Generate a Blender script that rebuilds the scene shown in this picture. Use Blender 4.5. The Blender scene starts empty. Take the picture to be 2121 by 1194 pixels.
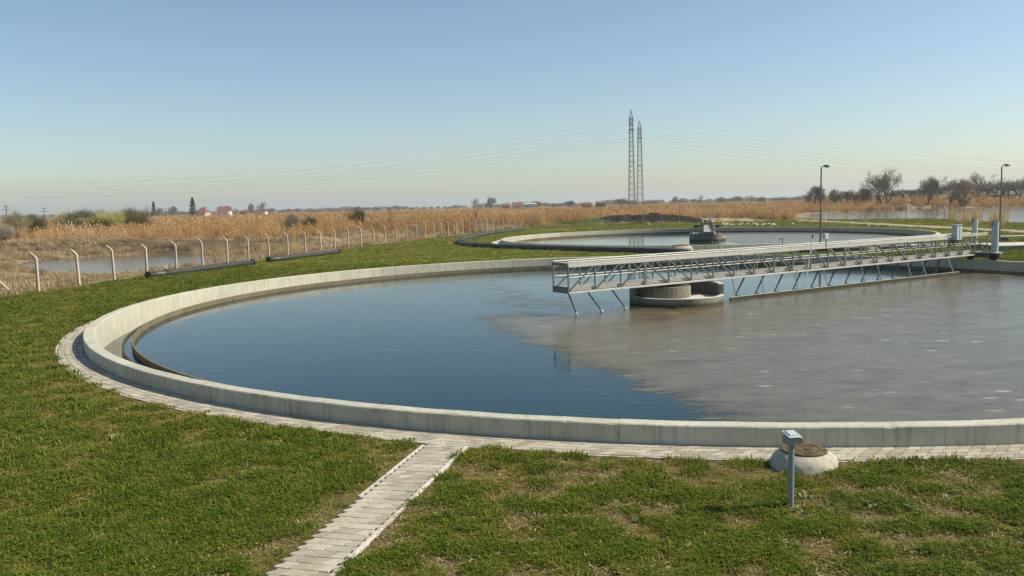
import bpy, bmesh, math, random
import numpy as np
from mathutils import Vector, Matrix
from mathutils.geometry import delaunay_2d_cdt

random.seed(7)
rng = np.random.default_rng(7)
R = math.radians
scene = bpy.context.scene
COL = scene.collection

# ------------------------------------------------------------------ camera
CAM_Z, PITCH, ROLL, FPX, PW, PH = 3.94, 0.0977, -0.0239, 1749.3, 2121.0, 1194.0
cd = bpy.data.cameras.new('camera')
cd.sensor_width = 36.0
cd.lens = FPX / PW * 36.0
cd.clip_start, cd.clip_end = 0.1, 20000.0
cam = bpy.data.objects.new('camera', cd)
COL.objects.link(cam)
_f = Vector((0, math.cos(PITCH), -math.sin(PITCH)))
_u = Vector((0, math.sin(PITCH), math.cos(PITCH)))
_x = Vector((1, 0, 0))
_r = _x * math.cos(ROLL) + _u * math.sin(ROLL)
_v = -_x * math.sin(ROLL) + _u * math.cos(ROLL)
cam.matrix_world = Matrix(((_r.x, _v.x, -_f.x, 0), (_r.y, _v.y, -_f.y, 0), (_r.z, _v.z, -_f.z, CAM_Z), (0, 0, 0, 1)))
scene.camera = cam

# ------------------------------------------------------------------ sky, sun, exposure
SUN_AZ, SUN_EL = R(1.0), R(42.0)            # azimuth from +X towards +Y
world = bpy.data.worlds.new('World')
scene.world = world
world.use_nodes = True
wn = world.node_tree
bg = wn.nodes['Background']
sky = wn.nodes.new('ShaderNodeTexSky')
sky.sky_type = 'NISHITA'
sky.sun_disc = False
sky.sun_elevation = SUN_EL
sky.sun_rotation = R(90) - SUN_AZ
sky.altitude = 80
sky.air_density = 1.0
sky.dust_density = 0.85
sky.ozone_density = 2.4
wb = wn.nodes.new('ShaderNodeMix'); wb.data_type = 'RGBA'; wb.blend_type = 'MULTIPLY'; wb.inputs[0].default_value = 1.0
wb.inputs[7].default_value = (1.0, 1.0, .965, 1)          # the photograph's warm white balance
wn.links.new(sky.outputs[0], wb.inputs[6]); wn.links.new(wb.outputs[2], bg.inputs[0])
bg.inputs[1].default_value = 0.112
sd = bpy.data.lights.new('sun', 'SUN')
sd.energy = 5.0
sd.angle = R(0.55)
sd.color = (1.0, 0.93, 0.77)
sun = bpy.data.objects.new('sun', sd)
COL.objects.link(sun)
to_sun = Vector((math.cos(SUN_AZ) * math.cos(SUN_EL), math.sin(SUN_AZ) * math.cos(SUN_EL), math.sin(SUN_EL)))
sun.rotation_euler = to_sun.to_track_quat('Z', 'Y').to_euler()
sun.location = to_sun * 60
scene.view_settings.view_transform = 'Standard'
scene.view_settings.look = 'None'
scene.view_settings.gamma = 1.0
scene.view_settings.exposure = 0.25
scene.view_settings.use_curve_mapping = False
scene.render.engine = 'CYCLES'
scene.cycles.max_bounces = 5
scene.cycles.diffuse_bounces = 2
scene.cycles.glossy_bounces = 3
scene.cycles.volume_bounces = 0
scene.cycles.transparent_max_bounces = 12
scene.cycles.caustics_reflective = False
scene.cycles.caustics_refractive = False
scene.cycles.use_denoising = True

# ------------------------------------------------------------------ survey helpers (plan positions read off the photograph)
def _ray(px, py):
    x = (px - PW / 2) / FPX
    y = -(py - PH / 2) / FPX
    return _f + _r * x + _v * y
def at(px, py, z=0.0):
    d = _ray(px, py)
    t = (z - CAM_Z) / d.z
    return Vector((d.x * t, d.y * t, z))
def at_depth(px, py, Y):
    d = _ray(px, py)
    return Vector((0, 0, CAM_Z)) + d * (Y / d.y)

C1 = Vector((6.847, 35.091, 0)); C2 = Vector((21.045, 90.34, 0))
R_OUT, R_IN, WALL_T = 22.14, 21.83, 0.34
WATER_Z, LAUNDER_Z = -0.25, -0.58

# ------------------------------------------------------------------ noise in numpy
def _hash(ix, iy, s):
    h = (ix * 374761393 + iy * 668265263 + s * 974634777) & 0x7fffffff
    h = ((h ^ (h >> 13)) * 1274126177) & 0x7fffffff
    return ((h ^ (h >> 16)) & 0xffffff) / float(0xffffff)
def vnoise(x, y, s=0):
    x = np.asarray(x, float); y = np.asarray(y, float)
    ix = np.floor(x).astype(np.int64); iy = np.floor(y).astype(np.int64)
    fx = x - ix; fy = y - iy
    fx = fx * fx * (3 - 2 * fx); fy = fy * fy * (3 - 2 * fy)
    a = _hash(ix, iy, s); b = _hash(ix + 1, iy, s); c = _hash(ix, iy + 1, s); d = _hash(ix + 1, iy + 1, s)
    return (a * (1 - fx) + b * fx) * (1 - fy) + (c * (1 - fx) + d * fx) * fy
def fbm(x, y, s=0, o=4):
    t = 0; a = .5; n = 0
    for i in range(o):
        t = t + a * vnoise(np.asarray(x) * 2 ** i, np.asarray(y) * 2 ** i, s + i * 17); n += a; a *= .5
    return t / n
def sstep(a, b, x):
    t = np.clip((np.asarray(x, float) - a) / (b - a), 0, 1)
    return t * t * (3 - 2 * t)
def poly_sd(x, y, poly):
    """signed distance to a closed polygon, positive inside"""
    x = np.asarray(x, float); y = np.asarray(y, float)
    d = np.full(x.shape, 1e9); ins = np.zeros(x.shape, bool)
    n = len(poly)
    for i in range(n):
        ax, ay = poly[i][0], poly[i][1]; bx, by = poly[(i + 1) % n][0], poly[(i + 1) % n][1]
        ex, ey = bx - ax, by - ay
        t = np.clip(((x - ax) * ex + (y - ay) * ey) / (ex * ex + ey * ey + 1e-12), 0, 1)
        d = np.minimum(d, np.hypot(x - ax - t * ex, y - ay - t * ey))
        c = ((ay > y) != (by > y)) & (x < (bx - ax) * (y - ay) / (by - ay + 1e-12) + ax)
        ins ^= c
    return np.where(ins, d, -d)
def line_d(x, y, pts):
    x = np.asarray(x, float); y = np.asarray(y, float)
    d = np.full(x.shape, 1e9)
    for a, b in zip(pts[:-1], pts[1:]):
        ex, ey = b[0] - a[0], b[1] - a[1]
        t = np.clip(((x - a[0]) * ex + (y - a[1]) * ey) / (ex * ex + ey * ey), 0, 1)
        d = np.minimum(d, np.hypot(x - a[0] - t * ex, y - a[1] - t * ey))
    return d

# ------------------------------------------------------------------ mesh builder and object helpers
class MB:
    def __init__(self): self.v = []; self.f = []
    def add(self, vs, fs):
        o = len(self.v); self.v += [tuple(p) for p in vs]; self.f += [tuple(i + o for i in f) for f in fs]
    def box(self, c, s, rz=0.0, m=None):
        hx, hy, hz = s[0] / 2, s[1] / 2, s[2] / 2
        M = Matrix.Translation(Vector(c)) @ Matrix.Rotation(rz, 4, 'Z')
        if m is not None: M = m @ M
        vs = [M @ Vector((x * hx, y * hy, z * hz)) for z in (-1, 1) for x, y in ((-1, -1), (1, -1), (1, 1), (-1, 1))]
        self.add(vs, [(3, 2, 1, 0), (4, 5, 6, 7), (0, 1, 5, 4), (1, 2, 6, 5), (2, 3, 7, 6), (3, 0, 4, 7)])
        return self
    def bar(self, p, q, w, h, up=(0, 0, 1)):
        p = Vector(p); q = Vector(q); d = (q - p).normalized(); up = Vector(up)
        if abs(d.dot(up)) > .98: up = Vector((1, 0, 0))
        s = d.cross(up).normalized() * (w / 2); t = s.cross(d).normalized() * (h / 2)
        vs = [e + a * s + b * t for e in (p, q) for a, b in ((-1, -1), (1, -1), (1, 1), (-1, 1))]
        self.add(vs, [(3, 2, 1, 0), (4, 5, 6, 7), (0, 1, 5, 4), (1, 2, 6, 5), (2, 3, 7, 6), (3, 0, 4, 7)])
        return self
    def tube(self, pts, rad, n=8, cap=True):
        pts = [Vector(p) for p in pts]
        if not hasattr(rad, '__len__'): rad = [rad] * len(pts)
        vs = []; fs = []; m = len(pts)
        ref = None
        for i, p in enumerate(pts):
            d = (pts[min(i + 1, m - 1)] - pts[max(i - 1, 0)]).normalized()
            if ref is None: ref = Vector((0, 0, 1)) if abs(d.z) < .9 else Vector((1, 0, 0))
            s = d.cross(ref).normalized(); t = s.cross(d).normalized(); ref = t
            for k in range(n):
                a = 2 * math.pi * k / n
                vs.append(p + (s * math.cos(a) + t * math.sin(a)) * rad[i])
        for i in range(m - 1):
            for k in range(n):
                k2 = (k + 1) % n
                fs.append((i * n + k, i * n + k2, (i + 1) * n + k2, (i + 1) * n + k))
        if cap:
            fs.append(tuple(range(n - 1, -1, -1))); fs.append(tuple((m - 1) * n + k for k in range(n)))
        self.add(vs, fs)
        return self
    def lathe(self, prof, n=32, c=(0, 0, 0), a0=0.0, a1=2 * math.pi, closed_prof=True):
        full = abs(a1 - a0 - 2 * math.pi) < 1e-6
        m = len(prof); cols = n if full else n + 1
        vs = []
        for i in range(cols):
            a = a0 + (a1 - a0) * i / n
            for r, z in prof: vs.append((c[0] + r * math.cos(a), c[1] + r * math.sin(a), c[2] + z))
        fs = []
        for i in range(n):
            j = (i + 1) % cols
            for k in range(m if closed_prof else m - 1):
                k2 = (k + 1) % m
                fs.append((i * m + k, j * m + k, j * m + k2, i * m + k2))
        if not full and closed_prof:
            fs.append(tuple(range(m - 1, -1, -1))); fs.append(tuple(n * m + k for k in range(m)))
        self.add(vs, fs)
        return self
    def mesh(self, name):
        me = bpy.data.meshes.new(name); me.from_pydata(self.v, [], self.f); me.update()
        return me
    def build(self, name, mat, parent=None, loc=None, smooth=False, bevel=0.0, fix=False):
        me = self.mesh(name)
        if fix:
            b = bmesh.new(); b.from_mesh(me); bmesh.ops.recalc_face_normals(b, faces=b.faces); b.to_mesh(me); b.free()
        if bevel > 0:
            b = bmesh.new(); b.from_mesh(me)
            bmesh.ops.bevel(b, geom=list(b.edges), offset=bevel, segments=1, affect='EDGES')
            b.to_mesh(me); b.free()
        return link(name, me, mat, parent, loc, smooth)

def link(name, me, mat, parent=None, loc=None, smooth=False):
    if mat is not None and len(me.materials) == 0: me.materials.append(mat)
    if smooth: me.shade_smooth()
    o = bpy.data.objects.new(name, me); COL.objects.link(o)
    if parent is not None: o.parent = parent
    if loc is not None: o.location = loc
    return o
def thing(name, label, cat, loc=(0, 0, 0), rz=0.0, group=None):
    o = bpy.data.objects.new(name, None); o.empty_display_size = .2; COL.objects.link(o)
    o.location = loc; o.rotation_euler = (0, 0, rz)
    return tag(o, label, cat, group)
def tag(o, label=None, cat=None, group=None, kind=None):
    if label: o['label'] = label
    if cat: o['category'] = cat
    if group: o['group'] = group
    if kind: o['kind'] = kind
    return o
def copy_tree(o, parent=None):
    c = o.copy(); COL.objects.link(c); c.parent = parent
    for ch in list(o.children): copy_tree(ch, c)
    return c
ORD = ['first', 'second', 'third', 'fourth', 'fifth', 'sixth', 'seventh', 'eighth', 'ninth', 'tenth', 'eleventh', 'twelfth',
       'thirteenth', 'fourteenth', 'fifteenth', 'sixteenth', 'seventeenth', 'eighteenth', 'nineteenth', 'twentieth',
       'twenty-first', 'twenty-second', 'twenty-third', 'twenty-fourth', 'twenty-fifth', 'twenty-sixth', 'twenty-seventh', 'twenty-eighth']

# ------------------------------------------------------------------ node helpers
class NT:
    def __init__(self, name):
        self.m = bpy.data.materials.new(name); self.m.use_nodes = True
        self.t = self.m.node_tree; self.b = self.t.nodes['Principled BSDF']; self.out = self.t.nodes['Material Output']
    def n(self, typ, **kw):
        x = self.t.nodes.new(typ)
        for k, v in kw.items(): setattr(x, k, v)
        return x
    def l(self, a, b): self.t.links.new(a, b)
    def set(self, sock, v):
        if hasattr(v, 'is_linked') or isinstance(v, bpy.types.NodeSocket): self.l(v, sock)
        else: sock.default_value = v
    def pos(self): return self.n('ShaderNodeNewGeometry').outputs['Position']
    def objc(self): return self.n('ShaderNodeTexCoord').outputs['Object']
    def scaled(self, vec, s):
        x = self.n('ShaderNodeMapping'); self.l(vec, x.inputs['Vector']); x.inputs['Scale'].default_value = s; return x.outputs[0]
    def noise(self, scale, detail=4, rough=.55, vec=None, dist=0.0):
        x = self.n('ShaderNodeTexNoise'); x.inputs['Scale'].default_value = scale; x.inputs['Detail'].default_value = detail
        x.inputs['Roughness'].default_value = rough; x.inputs['Distortion'].default_value = dist
        self.l(vec if vec is not None else self.pos(), x.inputs['Vector']); return x.outputs['Fac']
    def voro(self, scale, vec=None, feature='F1'):
        x = self.n('ShaderNodeTexVoronoi'); x.feature = feature; x.inputs['Scale'].default_value = scale
        self.l(vec if vec is not None else self.pos(), x.inputs['Vector']); return x.outputs['Distance']
    def ramp(self, fac, stops, interp='LINEAR'):
        x = self.n('ShaderNodeValToRGB'); x.color_ramp.interpolation = interp
        e = x.color_ramp.elements
        while len(e) < len(stops): e.new(.5)
        for q, (p, c) in zip(e, stops):
            q.position = p; q.color = (c, c, c, 1) if not hasattr(c, '__len__') else (*c, 1)
        self.l(fac, x.inputs['Fac']); return x.outputs['Color']
    def mix(self, fac, a, b, mode='MIX'):
        x = self.n('ShaderNodeMix', data_type='RGBA', blend_type=mode)
        self.set(x.inputs[0], fac)
        for s, v in ((x.inputs[6], a), (x.inputs[7], b)):
            if isinstance(v, (tuple, list)): s.default_value = (*v[:3], 1)
            else: self.l(v, s)
        return x.outputs[2]
    def math(self, op, a, b=0.0, c=0.0, clamp=False):
        x = self.n('ShaderNodeMath', operation=op); x.use_clamp = clamp
        for s, v in zip(x.inputs, (a, b, c)): self.set(s, v)
        return x.outputs[0]
    def attr(self, name, typ='GEOMETRY'):
        x = self.n('ShaderNodeAttribute', attribute_name=name, attribute_type=typ); return x
    def bump(self, h, strength=.3, dist=.02):
        x = self.n('ShaderNodeBump'); x.inputs['Strength'].default_value = strength; x.inputs['Distance'].default_value = dist
        self.l(h, x.inputs['Height']); self.l(x.outputs[0], self.b.inputs['Normal'])
    def base(self, c, rough=.8, spec=.3, metal=0.0):
        if isinstance(c, (tuple, list)): self.b.inputs['Base Color'].default_value = (*c, 1)
        else: self.l(c, self.b.inputs['Base Color'])
        self.set(self.b.inputs['Roughness'], rough)
        self.b.inputs['Specular IOR Level'].default_value = spec; self.b.inputs['Metallic'].default_value = metal
        return self

MAT = {}
def plain(name, col, rough=.7, spec=.3, metal=0.0, var=.25, scale=6.0, bump=0.0):
    n = NT(name)
    f = n.noise(scale, 5, .6)
    lo = tuple(c * (1 - var) for c in col); hi = tuple(min(1, c * (1 + var)) for c in col)
    n.base(n.ramp(f, [(.3, lo), (.7, hi)]), rough, spec, metal)
    if bump: n.bump(f, bump, .02)
    MAT[name] = n.m
    return n.m

# concrete: streaked, pitted, slightly different per cast panel
def concrete(name, c0, c1, stain, stain_amt=.6, wet=False):
    n = NT(name)
    p = n.pos()
    rnd = n.n('ShaderNodeObjectInfo').outputs['Random']
    big = n.noise(.9, 5, .6, p)
    st = n.noise(11.0, 5, .7, n.scaled(p, (1, 1, .05)), .3)
    fine = n.noise(38, 4, .7, p)
    col = n.mix(n.ramp(big, [(.35, 0), (.7, 1)]), c0, c1)
    col = n.mix(n.math('MULTIPLY', n.ramp(st, [(.47, 0), (.68, 1)]), n.math('MULTIPLY', n.ramp(n.noise(1.7, 4, .6, p), [(.36, .12), (.6, 1)]), stain_amt)), col, stain)
    col = n.mix(n.math('MULTIPLY', n.ramp(n.noise(4.5, 6, .7, n.scaled(p, (1, 1, .5)), .5), [(.52, 0), (.7, 1)]), stain_amt * .5), col, stain)
    col = n.mix(n.math('MULTIPLY', n.ramp(fine, [(.55, 0), (.72, 1)]), .22), col, tuple(x * .45 for x in c0))
    if wet:                                                        # algae left by the water line
        sz = n.n('ShaderNodeSeparateXYZ'); n.l(p, sz.inputs[0])
        wl = n.math('MULTIPLY_ADD', n.math('SUBTRACT', st, .5), .25, n.math('MULTIPLY_ADD', sz.outputs[2], -4.0, 0.0))
        col = n.mix(n.ramp(wl, [(.25, 0), (.75, .85)]), col, (.045, .042, .022))
    hv = n.n('ShaderNodeHueSaturation'); n.l(col, hv.inputs['Color'])
    n.l(n.math('MULTIPLY_ADD', rnd, .16, .92), hv.inputs['Value'])
    n.base(hv.outputs[0], .85, .25)
    n.bump(n.math('ADD', fine, n.math('MULTIPLY', big, 1.5)), .22, .012)
    MAT[name] = n.m
    return n.m
concrete('wall_concrete', (.44, .42, .33), (.52, .495, .395), (.20, .195, .135), .72)
concrete('drum_concrete', (.20, .19, .135), (.30, .28, .205), (.05, .05, .03), 1.0, True)
concrete('algae_concrete', (.15, .125, .075), (.21, .175, .11), (.06, .05, .03), .7)
concrete('slab_concrete', (.52, .48, .41), (.60, .56, .49), (.36, .33, .28), .4)
concrete('post_concrete', (.42, .345, .28), (.50, .42, .35), (.3, .25, .2), .4)
concrete('collar_concrete', (.36, .33, .255), (.47, .435, .345), (.24, .205, .14), .9)
plain('joint_dark', (.13, .12, .09), .95, .1)

def paver_material(name, island):
    n = NT(name)
    p = n.pos()
    if island: rnd = n.n('ShaderNodeNewGeometry').outputs['Random Per Island']
    else: rnd = n.n('ShaderNodeObjectInfo').outputs['Random']
    dirt = n.noise(1.3, 5, .65, p)
    fine = n.noise(70, 3, .7, p)
    col = n.ramp(rnd, [(0, (.29, .26, .195)), (.5, (.41, .37, .285)), (1, (.50, .455, .355))])
    col = n.mix(n.math('MULTIPLY', n.ramp(dirt, [(.48, 0), (.68, 1)]), .55), col, (.36, .29, .19))
    col = n.mix(n.math('MULTIPLY', n.ramp(fine, [(.45, 0), (.75, 1)]), .3), col, (.22, .20, .17))
    n.base(col, .88, .2); n.bump(fine, .3, .006)
    MAT[name] = n.m
paver_material('paver_stone', False); paver_material('paver_stone_joined', True)
plain('paver_bed', (.085, .065, .032), .95, .1, 0, .35, 9)

def metal_paint(name, col, rough=.45, metal=.35, dirt=(.2, .17, .12), amt=.35):
    n = NT(name)
    p = n.objc()
    f = n.noise(7, 5, .65, p); g = n.noise(45, 3, .6, p)
    c = n.mix(n.math('MULTIPLY', n.ramp(f, [(.5, 0), (.75, 1)]), amt), col, dirt)
    c = n.mix(n.math('MULTIPLY', g, .18), c, tuple(x * .6 for x in col))
    n.base(c, n.math('MULTIPLY_ADD', f, .25, rough - .12), .5, metal)
    MAT[name] = n.m
metal_paint('aluminium', (.57, .55, .485), .5, .08, (.24, .2, .14), .55)
metal_paint('galvanised', (.155, .17, .145), .5, .25)
metal_paint('toe_metal', (.40, .375, .33), .55, .1, (.15, .12, .09), .7)
metal_paint('grey_paint', (.24, .285, .275), .5, .1)
metal_paint('light_box', (.48, .52, .52), .5, .05, amt=.2)
metal_paint('dark_steel', (.09, .09, .085), .6, .2)
metal_paint('pylon_steel', (.20, .21, .215), .6, .2)
metal_paint('black_plastic', (.025, .027, .03), .38, 0, (.12, .1, .08), .5)
metal_paint('grey_plastic', (.028, .033, .034), .5, 0, (.16, .14, .11), .5)
n = NT('rusty_iron'); q = n.noise(9, 6, .7, n.objc()); n.base(n.ramp(q, [(.3, (.045, .032, .02)), (.5, (.13, .085, .042)), (.72, (.22, .155, .085))]), .9, .2); n.bump(q, .5, .01); MAT['rusty_iron'] = n.m
plain('wire', (.10, .105, .11), .6); plain('gull_white', (.75, .74, .72), .8, .1, 0, .05); plain('rubber', (.03, .03, .03), .8)
plain('glass_dark', (.03, .035, .04), .15, .5); plain('house_white', (.66, .62, .54), .9, .1, 0, .08); plain('house_cream', (.52, .45, .33), .9, .1, 0, .1)
plain('roof_orange', (.21, .105, .07), .9, .1, 0, .2); plain('roof_brown', (.16, .09, .06), .9, .1, 0, .2); plain('wall_brick', (.26, .14, .09), .9, .1); plain('wall_pale_green', (.42, .47, .44), .8, .1, 0, .1)
plain('door_wood', (.12, .07, .04), .8); plain('timber_pole', (.13, .105, .08), .9)

# bark, foliage
plain('bark', (.11, .095, .075), .95, .1, 0, .3, 2); plain('bark_grey', (.125, .112, .092), .95, .1, 0, .3, 2)
def leafy(name, a, b, scale=.9, trans=.25):
    n = NT(name)
    f = n.noise(scale, 4, .6); rnd = n.n('ShaderNodeNewGeometry').outputs['Random Per Island']
    c = n.mix(n.math('MULTIPLY_ADD', rnd, .5, n.math('MULTIPLY', f, .5)), a, b)
    n.base(c, .75, .15)
    MAT[name] = n.m
leafy('twigs_brown', (.18, .155, .11), (.31, .27, .20)); leafy('twigs_rust', (.20, .145, .095), (.31, .23, .16))
leafy('twigs_olive', (.19, .17, .075), (.32, .285, .14)); leafy('twigs_green', (.22, .21, .06), (.36, .33, .13))
leafy('spruce_needles', (.012, .026, .014), (.03, .052, .026))
leafy('scrub', (.05, .075, .018), (.11, .13, .04))
leafy('weed_leaf', (.13, .17, .045), (.34, .36, .17))

# instanced grass and reeds: tint comes with every tuft
def tuft_material(name, stops, rough=.7):
    n = NT(name)
    t = n.attr('tint', 'INSTANCER').outputs['Fac']
    rnd = n.n('ShaderNodeNewGeometry').outputs['Random Per Island']
    f = n.math('MULTIPLY_ADD', rnd, .22, n.math('SUBTRACT', t, .11), clamp=True)
    col = n.ramp(f, stops)
    d = n.n('ShaderNodeBsdfTranslucent'); n.l(col, d.inputs['Color'])
    n.base(col, rough, .12)
    mx = n.n('ShaderNodeMixShader'); mx.inputs[0].default_value = .28
    n.l(n.b.outputs[0], mx.inputs[1]); n.l(d.outputs[0], mx.inputs[2]); n.l(mx.outputs[0], n.out.inputs['Surface'])
    MAT[name] = n.m
tuft_material('grass_blades', [(0, (.46, .34, .15)), (.2, (.33, .25, .075)), (.4, (.225, .215, .034)), (.66, (.155, .19, .02)), (1, (.078, .135, .011))])
tuft_material('dry_blades', [(0, (.15, .11, .06)), (.4, (.36, .265, .145)), (.7, (.55, .43, .255)), (1, (.70, .58, .39))])
tuft_material('reed_blades', [(0, (.24, .155, .07)), (.35, (.46, .27, .105)), (.7, (.57, .37, .165)), (1, (.66, .51, .31))])

# water
def water_material(name, col, bumps, rough=.03):
    n = NT(name)
    p = n.pos()
    patch = n.ramp(n.noise(.16, 3, .5, p), [(.36, .3), (.62, 1)])
    w = n.math('ADD', n.noise(2.6, 4, .55, n.scaled(p, (.5, 1.0, 1)), .4), n.math('MULTIPLY', n.noise(9, 2, .5, n.scaled(p, (.6, 1, 1))), .6))
    n.base(col, rough, .5)
    n.b.inputs['IOR'].default_value = 1.333
    n.b.inputs['Specular IOR Level'].default_value = .34
    x = n.n('ShaderNodeBump'); x.inputs['Distance'].default_value = .02
    n.l(n.math('MULTIPLY', patch, bumps), x.inputs['Strength']); n.l(w, x.inputs['Height']); n.l(x.outputs[0], n.b.inputs['Normal'])
    MAT[name] = n.m
water_material('tank_water', (.002, .026, .026), .30)
water_material('pond_water', (.12, .10, .06), .8, .12)
water_material('launder_water', (.045, .05, .04), .10)

# floating film of scum
n = NT('scum_film')
p = n.pos()
film = n.attr('film').outputs['Fac']
e1 = n.noise(1.1, 6, .68, p, .6); e2 = n.noise(7, 5, .7, p); e3 = n.noise(21, 5, .75, n.scaled(p, (.6, 1.2, 1)))
k = n.math('ADD', film, n.math('ADD', n.math('MULTIPLY', n.math('SUBTRACT', e1, .5), .9), n.math('MULTIPLY_ADD', n.math('SUBTRACT', e2, .5), .9, n.math('MULTIPLY', n.math('SUBTRACT', e3, .5), .7))))
tone = n.noise(.35, 5, .62, p, .5); drift = n.noise(1.0, 9, .78, n.scaled(p, (.5, 1.5, 1)), .8)
c = n.ramp(n.math('MULTIPLY_ADD', drift, .7, n.math('MULTIPLY', tone, .3)), [(.36, (.072, .05, .02)), (.47, (.13, .098, .048)), (.56, (.158, .126, .068)), (.68, (.22, .188, .12))])
k = n.math('MULTIPLY_ADD', n.math('SUBTRACT', drift, .5), 1.25, k)
mask = n.ramp(k, [(.40, 0), (.5, .55), (.75, .82), (1.0, .92)])
streak = n.noise(2.6, 6, .75, n.scaled(p, (1, 1.6, 1)), 1.0)
c = n.mix(n.math('MULTIPLY', n.ramp(streak, [(.53, 0), (.64, 1)]), .75), c, (.06, .043, .022))
fl = n.ramp(n.voro(1.15, n.scaled(p, (.6, 1.5, 1))), [(.07, 1), (.17, 0)])
fl2 = n.ramp(n.noise(6.5, 3, .6, p), [(.66, 0), (.72, 1)])
clus = n.ramp(n.noise(.5, 4, .6, p), [(.42, .1), (.62, 1)])
big_ = n.ramp(n.voro(.36, n.scaled(p, (.5, 1.7, 1))), [(.06, 1), (.12, 0)])
c = n.mix(n.math('MULTIPLY', fl, n.math('MULTIPLY', clus, .9)), c, (.46, .44, .38))
c = n.mix(n.math('MULTIPLY', n.math('MULTIPLY', big_, clus), .25), c, (.36, .36, .32))
c = n.mix(n.math('MULTIPLY', fl2, n.math('MULTIPLY', clus, .6)), c, (.36, .35, .30))
c = n.mix(n.math('MULTIPLY', n.ramp(e3, [(.5, 0), (.66, 1)]), .45), c, (.07, .055, .03))
c = n.mix(n.math('MULTIPLY', n.ramp(e3, [(.3, 1), (.4, 0)]), .5), c, (.30, .28, .22))
n.base(c, n.math('MULTIPLY_ADD', e1, .25, .10), .5); n.b.inputs['IOR'].default_value = 1.33
n.bump(n.math('ADD', e2, streak), .16, .015)
tr = n.n('ShaderNodeBsdfTransparent'); mx = n.n('ShaderNodeMixShader')
n.l(mask, mx.inputs[0]); n.l(tr.outputs[0], mx.inputs[1]); n.l(n.b.outputs[0], mx.inputs[2]); n.l(mx.outputs[0], n.out.inputs['Surface'])
MAT['scum_film'] = n.m

# ground: lawn thatch, dry fen, sandy track, bare earth (weights sit on the vertices)
n = NT('ground_soil')
p = n.pos()
a = n.attr('zone'); sep = n.n('ShaderNodeSeparateColor'); n.l(a.outputs['Color'], sep.inputs[0])
lawn, track, earth = sep.outputs[0], sep.outputs[1], sep.outputs[2]
f1 = n.noise(.55, 6, .65, p); f2 = n.noise(3.0, 6, .7, p); f3 = n.noise(22, 5, .75, p); f0 = n.noise(.09, 4, .6, p)
grass = n.ramp(n.math('MULTIPLY_ADD', f2, .55, n.math('MULTIPLY', f1, .45)), [(.3, (.095, .125, .014)), (.5, (.155, .165, .026)), (.68, (.26, .21, .06))])
grass = n.mix(n.math('MULTIPLY', n.ramp(f3, [(.4, 1), (.62, 0)]), .5), grass, (.045, .055, .014))
grass = n.mix(n.math('MULTIPLY', n.ramp(f0, [(.4, 0), (.65, 1)]), .35), grass, (.10, .16, .018))
thatch = n.ramp(n.math('MULTIPLY_ADD', f3, .5, n.math('MULTIPLY', f2, .5)), [(.32, (.04, .03, .012)), (.5, (.115, .085, .034)), (.68, (.25, .185, .085))])
nearl = n.attr('bare').outputs['Fac']
lawnc = n.mix(nearl, grass, thatch)
fen = n.ramp(n.math('MULTIPLY_ADD', f1, .5, n.math('MULTIPLY', f2, .5)), [(.3, (.13, .095, .052)), (.5, (.29, .21, .115)), (.72, (.48, .38, .23))])
fen = n.mix(n.math('MULTIPLY', n.ramp(f0, [(.45, 0), (.7, 1)]), .5), fen, (.14, .095, .05))
sand = n.ramp(f2, [(.3, (.30, .24, .165)), (.7, (.46, .39, .29))])
dark = n.ramp(f2, [(.3, (.055, .042, .026)), (.7, (.15, .11, .065))])
j = n.math('MULTIPLY', n.math('SUBTRACT', f2, .5), .9)
def edge(w): return n.ramp(n.math('ADD', w, j), [(.4, 0), (.6, 1)])
c = n.mix(edge(lawn), fen, lawnc)
c = n.mix(edge(earth), c, dark)
c = n.mix(edge(track), c, sand)
n.base(c, .95, .08); n.bump(n.math('ADD', f3, f2), .6, .05)
MAT['ground_soil'] = n.m

# ------------------------------------------------------------------ plan of the site
FENCE_L = [Vector((-27.5, 30)), Vector((-24.6, 46)), Vector((-18.6, 79)), Vector((3.0, 153))]
FENCE_B = [Vector((3.0, 153)), Vector((57, 153)), Vector((76, 143)), Vector((100, 130))]
SITE = [(-40, -40), (-31, 10)] + [tuple(p.xy) for p in FENCE_L] + [(57, 153), (71, 143), (72, 118), (70, 100), (140, 78), (160, 60), (160, -40)]
POND_L = [at(q[0], q[1], -.9) for q in ((85, 551), (205, 570), (330, 562), (420, 553), (520, 537), (522, 527), (430, 527), (330, 528), (230, 532), (110, 540))]
POND_R = [at(q[0], q[1], -.6) for q in ((1695, 449), (1790, 459), (1880, 455), (1960, 457), (2040, 462), (2130, 467), (2300, 474), (2350, 425), (2121, 428.5), (2030, 431), (1930, 434), (1840, 437), (1760, 440), (1710, 443))]
POND_F = [at(q[0], q[1], -.6) for q in ((1205, 438.4), (1320, 437.2), (1330, 434.6), (1210, 435.6))]
TRACK = [at(q[0], q[1]) for q in ((1380, 452), (1430, 449.5), (1500, 449.5), (1600, 454.5), (1700, 459), (1800, 463.5), (1900, 469), (2000, 474), (2121, 480), (2300, 492))]
HILLS = [(205, 356, 60, 26, 3.6), (290, 340, 70, 28, 4.2), (150, 350, 32, 20, 1.6)]
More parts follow.
